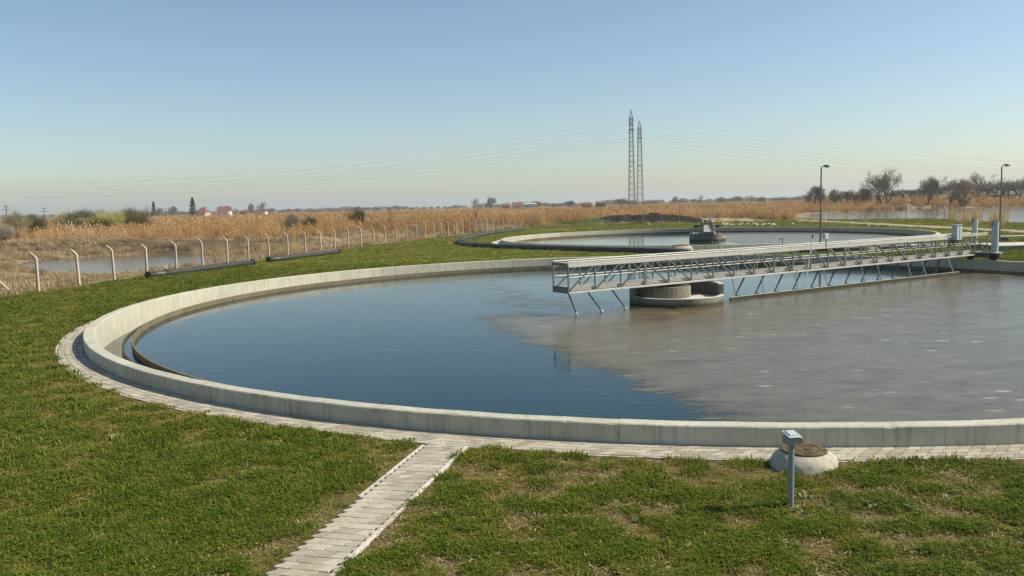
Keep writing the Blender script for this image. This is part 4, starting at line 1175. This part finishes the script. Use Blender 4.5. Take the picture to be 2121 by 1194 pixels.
# ------------------------------------------------------------------ soil mound
def soil_mound():
    a = at(1228, 463); b = at(1418, 456)
    c = Vector((27.4, 182, 0)); nx, ny = 90, 44; Lx, Ly = 14.2, 12
    xs = np.linspace(-1, 1, nx); ys = np.linspace(-1, 1, ny)
    X, Y = np.meshgrid(xs, ys)
    env = np.clip(1 - np.abs(X) ** 2.2, 0, 1) ** .7 * np.clip(1 - np.abs(Y) ** 2, 0, 1) ** .9
    Z = env * (1.35 + .75 * fbm(X * 4.2 + 5, Y * 2 + 3, 31)) + (fbm(X * 14, Y * 9, 33) - .5) * .9 * env
    Z -= .35
    v = np.column_stack([(X * Lx).ravel(), (Y * Ly).ravel(), Z.ravel()])
    f = [(i * nx + k, i * nx + k + 1, (i + 1) * nx + k + 1, (i + 1) * nx + k) for i in range(ny - 1) for k in range(nx - 1)]
    me = bpy.data.meshes.new('soil_mound'); me.from_pydata(v.tolist(), [], f); me.update()
    green = sstep(-.45, -.75, X + (fbm(X * 6, Y * 6, 37) - .5) * .9).ravel()
    at_ = me.attributes.new('green', 'FLOAT', 'POINT'); at_.data.foreach_set('value', green.astype(np.float32))
    n = NT('mound_soil'); q = n.noise(.7, 6, .65); g = n.noise(3, 5, .7)
    c1 = n.ramp(q, [(.35, (.012, .011, .008)), (.58, (.026, .022, .015)), (.72, (.15, .115, .07))]); c2 = n.ramp(g, [(.3, (.035, .06, .012)), (.7, (.10, .14, .035))])
    n.base(n.mix(n.attr('green').outputs['Fac'], c1, c2), .95, .1); n.bump(g, .8, .2)
    o = link('soil_mound', me, n.m, None, (c.x, c.y, -.15)); tag(o, 'heap of dark soil, grassy on its left side, behind the back fence', 'soil mound')
soil_mound()

# ------------------------------------------------------------------ gulls
def gull_mesh():
    mb = MB()
    mb.tube([(-.30, 0, .16), (-.18, 0, .17), (-.02, 0, .18), (.10, 0, .20), (.16, 0, .27), (.20, 0, .31), (.25, 0, .305), (.31, 0, .295)], [.012, .055, .085, .07, .042, .045, .028, .006], 8)
    for s in (-1, 1):
        mb.tube([(-.26, s * .03, .19), (-.08, s * .075, .20), (.06, s * .06, .21)], [.012, .035, .02], 6)
        mb.tube([(0, s * .03, .12), (0, s * .03, 0)], [.012, .008], 5)
    me = mb.mesh('gull'); me.materials.append(MAT['gull_white']); me.shade_smooth(); return me
GM = gull_mesh()
rg = random.Random(5)
for k in range(34):
    px = rg.uniform(1497, 1607) if k < 30 else rg.choice((1642, 1345, 1799, 1310)); py = 466.8 + rg.uniform(-1.2, 1.8) + (px - 1500) * .004
    o = link('gull', GM, None, None, at(px, py)); o.location.z = float(ground_z(o.location.x, o.location.y)); o.scale = (1.0,) * 3; o.rotation_euler = (0, 0, rg.uniform(0, 6.28))
    tag(o, 'white gull sitting on the grass between the far tank and the back fence', 'gull', 'gulls resting behind the far tank')
mb = MB()
mb.tube([(-.25, 0, 0), (-.12, 0, .0), (.05, 0, .01), (.17, 0, .02), (.26, 0, .0)], [.03, .06, .075, .05, .008], 8)
for s in (-1, 1):
    mb.add([(.08, s * .05, .03), (-.08, s * .05, .03), (.16, s * .35, .16), (.0, s * .35, .16), (-.06, s * .75, .08), (-.12, s * .74, .08), (.08, s * .05, .05), (-.08, s * .05, .045), (.16, s * .35, .175), (.0, s * .35, .172), (-.06, s * .75, .086), (-.12, s * .74, .086)],
           [(0, 1, 3, 2), (2, 3, 5, 4), (6, 8, 9, 7), (8, 10, 11, 9), (0, 2, 8, 6), (2, 4, 10, 8), (1, 7, 9, 3), (3, 9, 11, 5), (4, 5, 11, 10)])
o = mb.build('gull', MAT['gull_white'], fix=True); o.location = at_depth(943, 203, 190); o.rotation_euler = (R(20), R(-15), R(115)); o.scale = (.75,) * 3
tag(o, 'single white gull flying in the clear sky', 'gull')

# ------------------------------------------------------------------ grass, reeds (scatter)
def tuft_collection(name, makers, mat):
    c = bpy.data.collections.new(name)
    for i, mb in enumerate(makers):
        me = mb.mesh('%s_%02d' % (name, i)); me.materials.append(mat)
        o = bpy.data.objects.new('%s_%02d' % (name, i), me); c.objects.link(o)
    return c
def grass_tuft(seed, n, rad, h0, h1, w, bend):
    rr = random.Random(seed); mb = MB()
    for _ in range(n):
        a = rr.uniform(0, 6.283); q = rad * math.sqrt(rr.random()); x, y = q * math.cos(a), q * math.sin(a)
        h = rr.uniform(h0, h1) * (1.1 - .5 * q / rad); b = rr.uniform(0, 6.283); e = Vector((math.cos(b), math.sin(b), 0)); o = Vector((math.cos(a), math.sin(a), 0)) * q / rad
        le = (e * .6 + o * .7) * bend * h * rr.uniform(.4, 1.3); s = Vector((-e.y, e.x, 0)) * w * rr.uniform(.7, 1.3) * .5
        p0_ = Vector((x, y, -.01)); p1 = p0_ + le * .35 + Vector((0, 0, h * .6)); p2 = p0_ + le + Vector((0, 0, h * max(.25, 1 - bend * .45)))
        mb.add([p0_ - s, p0_ + s, p1 + s * .8, p1 - s * .8, p2], [(0, 1, 2, 3), (3, 2, 4)])
    return mb
def reed_clump(seed, n, rad, h0, h1, w, plume=True):
    rr = random.Random(seed); mb = MB()
    for _ in range(n):
        a = rr.uniform(0, 6.283); q = rad * math.sqrt(rr.random()); x, y = q * math.cos(a), q * math.sin(a)
        h = rr.uniform(h0, h1); le = Vector((rr.gauss(0, .12), rr.gauss(0, .12), 0)) * h; b = rr.uniform(0, 3.14); s = Vector((math.cos(b), math.sin(b), 0)) * w * .5
        p0_ = Vector((x, y, -.05)); p1 = p0_ + le * .4 + Vector((0, 0, h * .6)); p2 = p0_ + le + Vector((0, 0, h))
        mb.add([p0_ - s, p0_ + s, p1 + s * .8, p1 - s * .8, p2], [(0, 1, 2, 3), (3, 2, 4)])
        if plume and rr.random() < .5:
            t_ = s.normalized() * .05; d = Vector((rr.gauss(0, .06), rr.gauss(0, .06), .28))
            mb.add([p2 - d * .3, p2 + t_ + d * .2, p2 + d, p2 - t_ + d * .2], [(0, 1, 2, 3)])
        for k in range(2):
            u = rr.uniform(.2, .8); c = p0_.lerp(p2, u); d = Vector((rr.gauss(0, .3), rr.gauss(0, .3), rr.uniform(-.1, .3))) * h * .35; t_ = d.cross(Vector((0, 0, 1)))
            t_ = t_.normalized() * w * .8 if t_.length > 1e-5 else s
            mb.add([c - t_, c + t_, c + d], [(0, 1, 2)])
    return mb
def scatter(name, xyz, scl, tint, coll, label, cat, tilt=.12):
    n_ = len(xyz)
    me = bpy.data.meshes.new(name); me.vertices.add(n_); me.vertices.foreach_set('co', np.asarray(xyz, np.float32).ravel())
    def A(nm, ty, data, fld): x = me.attributes.new(nm, ty, 'POINT'); x.data.foreach_set(fld, np.ascontiguousarray(data).ravel())
    A('rot', 'FLOAT_VECTOR', np.column_stack([rng.normal(0, tilt, n_), rng.normal(0, tilt, n_), rng.uniform(0, 6.283, n_)]).astype(np.float32), 'vector')
    A('scl', 'FLOAT_VECTOR', np.asarray(scl, np.float32), 'vector')
    A('tint', 'FLOAT', np.clip(tint, 0, 1).astype(np.float32), 'value')
    A('pick', 'INT', rng.integers(0, len(coll.objects), n_).astype(np.int32), 'value')
    me.update()
    o = bpy.data.objects.new(name, me); COL.objects.link(o)
    g = bpy.data.node_groups.new(name, 'GeometryNodeTree')
    g.interface.new_socket('Geometry', in_out='INPUT', socket_type='NodeSocketGeometry'); g.interface.new_socket('Geometry', in_out='OUTPUT', socket_type='NodeSocketGeometry')
    I, O = g.nodes.new('NodeGroupInput'), g.nodes.new('NodeGroupOutput')
    mp, ip, ci = g.nodes.new('GeometryNodeMeshToPoints'), g.nodes.new('GeometryNodeInstanceOnPoints'), g.nodes.new('GeometryNodeCollectionInfo')
    ci.inputs['Collection'].default_value = coll; ci.inputs['Separate Children'].default_value = True; ci.inputs['Reset Children'].default_value = True
    L = g.links.new
    def na(nm, ty): x = g.nodes.new('GeometryNodeInputNamedAttribute'); x.data_type = ty; x.inputs['Name'].default_value = nm; return x.outputs['Attribute']
    L(I.outputs[0], mp.inputs['Mesh']); L(mp.outputs[0], ip.inputs['Points']); L(ci.outputs[0], ip.inputs['Instance'])
    ip.inputs['Pick Instance'].default_value = True
    L(na('pick', 'INT'), ip.inputs['Instance Index']); L(na('rot', 'FLOAT_VECTOR'), ip.inputs['Rotation']); L(na('scl', 'FLOAT_VECTOR'), ip.inputs['Scale'])
    L(ip.outputs[0], O.inputs[0])
    md = o.modifiers.new('scatter', 'NODES'); md.node_group = g
    return tag(o, label, cat, kind='stuff')
def view_points(n_, y0, y1, power, margin=.66):
    """random plan points in the view wedge, thinning out with distance"""
    u = rng.random(n_)
    if abs(power) < 1e-6: y = y0 * (y1 / y0) ** u
    else: y = (y0 ** power + u * (y1 ** power - y0 ** power)) ** (1 / power)
    x = (rng.random(n_) * 2 - 1) * margin * (y + 1.2)
    return x, y
def paved(x, y):
    r1 = np.hypot(x - C1.x, y - C1.y); r2 = np.hypot(x - C2.x, y - C2.y)
    return (r1 < R_OUT + .77) | (r2 < R_OUT + 1.0) | (line_d(x, y, [(-1.155, 13.9), (-3.1, 6.0)]) < .455)

GR = tuft_collection('grass_tuft', [grass_tuft(k, 26, .085, .05, .115, .0085, .9) for k in range(7)], MAT['grass_blades'])
x, y = view_points(225000, 7.2, 60, -.15, .95)
k = (poly_sd(x, y, SITE) > .3) & ~paved(x, y) & (np.hypot(x - mh.x, y - mh.y) > .5)
x, y = x[k], y[k]
clump = fbm(x * 3.1, y * 3.1, 51, 2); fine = fbm(x * 8, y * 8, 57, 2); broad = fbm(x * .3, y * .3, 61, 3)
# the near strip is worn and clumpy, the lawn on the left is closer knit
worn = sstep(12.5, 9, y) * .035 + sstep(-5, 1, x) * .012
path_worn = sstep(1.0, .42, line_d(x, y, [(-1.155, 13.9), (-3.1, 6.0)])) * .18 * sstep(13.4, 12, y)
dens = sstep(.305, .59, clump * .56 + fine * .28 + broad * .24 - worn - path_worn)
keep = rng.random(len(x)) < (.5 + .5 * dens)
x, y, dens, clump, broad, fine = x[keep], y[keep], dens[keep], clump[keep], broad[keep], fine[keep]
d = np.hypot(x, y)
s = (.42 + .72 * dens) * rng.uniform(.65, 1.35, len(x)) * (d / 11) ** .5
tint = .13 + .58 * dens * (.4 + .95 * clump) + rng.normal(0, .16, len(x)) + (broad - .5) * .4 + (fine - .5) * .55 - sstep(2, -8, x) * .06
scl = np.column_stack([s * 1.25, s * 1.25, s * (.34 + .85 * dens ** 1.2) * (11 / d) ** .25])
scatter('lawn_grass', np.column_stack([x, y, ground_z(x, y)]), scl, tint, GR, 'patchy short green and straw coloured grass of the near lawn', 'grass')
def litter(seed, n_, rad):
    rr = random.Random(seed); mb = MB()
    for _ in range(n_):
        c = Vector((rr.gauss(0, rad), rr.gauss(0, rad), rr.uniform(.004, .03))); a = rr.uniform(0, 6.283); d_ = Vector((math.cos(a), math.sin(a), rr.uniform(-.1, .25))) * rr.uniform(.02, .07); t_ = Vector((-d_.y, d_.x, 0)).normalized() * rr.uniform(.002, .0055)
        mb.add([c - t_, c + t_, c + d_ + t_ * .5, c + d_ - t_ * .5], [(0, 1, 2, 3)])
    return mb
LT = tuft_collection('straw_bits', [litter(500 + k, 14, .09) for k in range(4)], MAT['dry_blades'])
x, y = view_points(16000, 7.2, 20, .2, .95)
k = (poly_sd(x, y, SITE) > .3) & ~paved(x, y) & (np.hypot(x - mh.x, y - mh.y) > .5)
x, y = x[k], y[k]; s = rng.uniform(.6, 1.3, len(x))
scatter('straw_litter', np.column_stack([x, y, ground_z(x, y)]), np.column_stack([s, s, s]), rng.uniform(.1, .85, len(x)), LT, 'dead straw and crumbs lying between the grass tufts', 'straw')
x, y = view_points(42000, 45, 175, .5)
k = (poly_sd(x, y, SITE) > .2) & ~paved(x, y) & (line_d(x, y, TRACK) > 1.5) & (line_d(x, y, [at(1102, 476.5).xy, at(1180, 475.5).xy]) > 1.2)
x, y = x[k], y[k]; cl = fbm(x * .5, y * .5, 71, 3)
s = rng.uniform(.8, 1.5, len(x)) * (np.hypot(x, y) / 50) ** .5 * 1.6
scatter('far_lawn_grass', np.column_stack([x, y, ground_z(x, y)]), np.column_stack([s * 1.6, s * 1.6, s * .7]), .38 + .4 * (cl - .3) + rng.normal(0, .1, len(x)), GR, 'green grass round the far tank and along the fences', 'grass')

DG = tuft_collection('dry_tuft', [grass_tuft(80 + k, 46, .34, .3, .75, .022, .75) for k in range(5)], MAT['dry_blades'])
x, y = view_points(46000, 36, 190, .3, .72)
sd_ = poly_sd(x, y, SITE)
k = (sd_ < -.15) & (poly_sd(x, y, POND_L) < -.35) & (poly_sd(x, y, POND_R) < -1) & (line_d(x, y, TRACK) > 2.4) & ~((x > 12) & (x < 52) & (y > 158) & (y < 196) & (rng.random(len(x)) < .8))
x, y, sd_ = x[k], y[k], sd_[k]
cl = fbm(x * .16, y * .16, 81, 4)
keep = rng.random(len(x)) < sstep(.36, .56, cl) * .95 + .10
x, y, cl, sd_ = x[keep], y[keep], cl[keep], sd_[keep]
s = rng.uniform(.55, 1.25, len(x)) * (.55 + .9 * cl) * (np.hypot(x, y) / 70) ** .3
low = sstep(-5, 0, poly_sd(x, y, POND_L)); s *= 1 - .45 * low
right = sstep(20, 45, x); s *= 1 - .5 * right
front = (x / y < -.30) & (x / y > -.52) & (y < 92) & (fbm(x * .35, y * .35, 87, 2) < .62); s = np.where(front, s * .42, s)
scatter('dry_grass', np.column_stack([x, y, ground_z(x, y)]), np.column_stack([s * 1.25, s * 1.25, s]), .2 + .75 * (cl - .15) + rng.normal(0, .14, len(x)) - .15 * low, DG, 'tangled straw coloured dry grass outside the fence', 'dry grass')

RD = tuft_collection('reed_clump', [reed_clump(90 + k, 46, .7, 1.3, 2.3, .035) for k in range(5)], MAT['reed_blades'])
x, y = view_points(50000, 70, 900, -.35, .72)
k = (poly_sd(x, y, SITE) < -2.5) & (poly_sd(x, y, POND_L) < -2.5) & (poly_sd(x, y, POND_R) < -2) & (poly_sd(x, y, POND_F) < -2) & (line_d(x, y, TRACK) > 5)
k &= ~((x > 8) & (x < 56) & (y > 155) & (y < 205))
for hx, hy, ax, ay, h in HILLS: k &= h * np.exp(-((x - hx) / ax) ** 2 - ((y - hy) / ay) ** 2) < 1.6
x, y = x[k], y[k]
cl = fbm(x * .035, y * .035, 91, 4); cf = fbm(x * .2, y * .2, 95, 3)
belt = sstep(120, 190, y) + (x > 40) * .5                         # reeds stand back from the left pond
shore = (line_d(x, y, [(-30, 60), (-24, 64), (-16, 90), (-8, 118), (0, 150)]) < 6) * .30
keep = rng.random(len(x)) < np.clip(sstep(.3, .5, cl) * belt + shore * sstep(.4, .6, cf), 0, 1)
keep &= ~((x / y > .335) & (y < 262 + .0 * x))
x, y, cl, cf = x[keep], y[keep], cl[keep], cf[keep]
s = rng.uniform(.55, 1.15, len(x)) * (.45 + 1.0 * cf) * (np.hypot(x, y) / 160) ** .12
s = np.where((y < 120) & (x < 30), s * .6, s)
w = np.clip((np.hypot(x, y) / 160) ** .8, .7, 3.5)
scatter('reed_bed', np.column_stack([x, y, ground_z(x, y)]), np.column_stack([s * w, s * w, s]), .32 + .9 * (cl - .4) + .35 * (cf - .5) + rng.normal(0, .12, len(x)), RD, 'golden brown reed bed stretching to the horizon', 'reeds', .05)

# tall pale reeds on the lake shore at the right
x = []; y = []
for px, py, n_, sp in ((2005, 466, 5, 2.2), (2027, 468, 6, 2.4), (1990, 464, 3, 2), (2085, 472, 4, 2.4), (1966, 461, 3, 1.2), (2110, 474, 3, 2)):
    c = at(px, py, -.3); x += list(c.x + rng.normal(0, sp * .55, n_)); y += list(c.y + rng.normal(0, sp, n_))
x = np.array(x); y = np.array(y); s = rng.uniform(.55, 1.05, len(x))
scatter('shore_reeds', np.column_stack([x, y, ground_z(x, y)]), np.column_stack([s * .8, s * .8, s * 1.05]), rng.uniform(.55, 1, len(x)), RD, 'tall pale reeds on the lake shore behind the vent pipes', 'reeds', .06)

# green scrub at the foot of the mound and broad-leaved weeds in the near lawn
SC = tuft_collection('scrub_tuft', [grass_tuft(120 + k, 40, .5, .3, .8, .05, .8) for k in range(3)], MAT['grass_blades'])
x, y = [], []
for px0, px1, py0, py1, n_ in ((1130, 1235, 452, 470, 420), (1235, 1330, 461, 468, 160), (1235, 1290, 443, 452, 120), (1480, 1530, 440, 446, 60), (250, 300, 480, 492, 60), (430, 510, 515, 526, 120), (100, 150, 478, 492, 40), (460, 490, 485, 492, 30)):
    for _ in range(n_):
        p = at(random.uniform(px0, px1), random.uniform(py0, py1), -.3); x.append(p.x); y.append(p.y)
x = np.array(x); y = np.array(y); s = rng.uniform(.6, 1.3, len(x))
scatter('green_scrub', np.column_stack([x, y, ground_z(x, y)]), np.column_stack([s * 1.5, s * 1.5, s]), rng.uniform(.5, .95, len(x)), SC, 'patches of fresh green scrub beyond the fences', 'scrub')
def weed(label, loc, n_, size, seed):
    rr = random.Random(seed); mb = MB()
    for i in range(n_):
        a = rr.uniform(0, 6.283); el = rr.uniform(.25, 1.2); L = size * rr.uniform(.6, 1.2); d = Vector((math.cos(a) * math.cos(el), math.sin(a) * math.cos(el), math.sin(el))); s = Vector((-math.sin(a), math.cos(a), 0)) * L * .17
        b = Vector((rr.gauss(0, size * .5), rr.gauss(0, size * .5), 0)); m_ = b + d * L * .55 + Vector((0, 0, .01)); e = b + d * L - Vector((0, 0, L * .12))
        mb.add([b, m_ - s, e, m_ + s, m_ + Vector((0, 0, -.008))], [(0, 4, 1), (1, 4, 2), (2, 4, 3), (3, 4, 0)])
    o = mb.build('weed', MAT['weed_leaf'], None, (loc.x, loc.y, float(ground_z(loc.x, loc.y)))); tag(o, label, 'weed', 'broad leaved weeds in the near lawn')
for i, (px, py, n_, sz, lab) in enumerate(((1650, 1060, 26, .10, 'pale leafy weed at the foot of the grey post'), (1668, 1035, 26, .11, 'leafy weed just right of the grey post'), (1720, 1048, 18, .09, 'leafy weed a step right of the grey post'), (1800, 1055, 36, .11, 'widest leafy weed in the lawn right of the post'), (1885, 1058, 24, .10, 'leafy weed patch far right of the post'),
     (1905, 1066, 14, .08, 'small weed below the far right weed patch'), (1965, 1040, 16, .09, 'small weed toward the right edge of the lawn'), (1545, 1050, 16, .09, 'leafy weed left of the grey post'), (1415, 1055, 18, .09, 'weed in the lawn between path and post'), (1120, 1072, 26, .09, 'leafy weed right of the paved path'), (610, 1095, 26, .08, 'leafy weed beside the left edge of the path'), (240, 910, 30, .14, 'yellowish leafy weed in the left lawn'))):
    weed(lab, at(px, py), int(n_ * 1.3), sz * 1.05, 300 + i)

# ------------------------------------------------------------------ far-off wood along the horizon
WD = bpy.data.collections.new('wood_tree')
for i in range(3):
    trm, crm = variant('r%d' % (1 + i), v_round(21 + i))
    b_ = bmesh.new(); b_.from_mesh(trm); b_.from_mesh(crm); me = bpy.data.meshes.new('wood_tree_%d' % i); b_.to_mesh(me); b_.free(); me.materials.append(MAT['twigs_brown'])
    WD.objects.link(bpy.data.objects.new('wood_tree_%d' % i, me))
x = rng.uniform(-.62, .62, 1500); y = rng.uniform(1100, 2000, 1500); xx = x * y
k = rng.random(1500) < sstep(.36, .62, fbm(x * 14, y * .0005, 141, 3)) * .85 + .15 + (x > .2) * .3
xx, y = xx[k], y[k]; s = rng.uniform(.55, 1.2, len(y))
scatter('distant_woodland', np.column_stack([xx, y, np.full(len(y), -.8)]), np.column_stack([s * 1.9, s * 1.9, s]), rng.random(len(y)), WD, 'dim belt of far-off woodland along the horizon', 'woodland', .0)

# ------------------------------------------------------------------ air
hz = MB().box((0, 0, 25.5), (13600, 13600, 57)).mesh('haze')
hm = bpy.data.materials.new('haze_air'); hm.use_nodes = True; ht = hm.node_tree; ht.nodes.remove(ht.nodes['Principled BSDF'])
pv = ht.nodes.new('ShaderNodeVolumePrincipled'); pv.inputs['Color'].default_value = (.90, .965, 1.0, 1); pv.inputs['Density'].default_value = .0002; pv.inputs['Anisotropy'].default_value = .2
ht.links.new(pv.outputs[0], ht.nodes['Material Output'].inputs['Volume'])
tag(link('haze', hz, hm), 'thin pale haze over the whole plain', 'haze', kind='stuff')
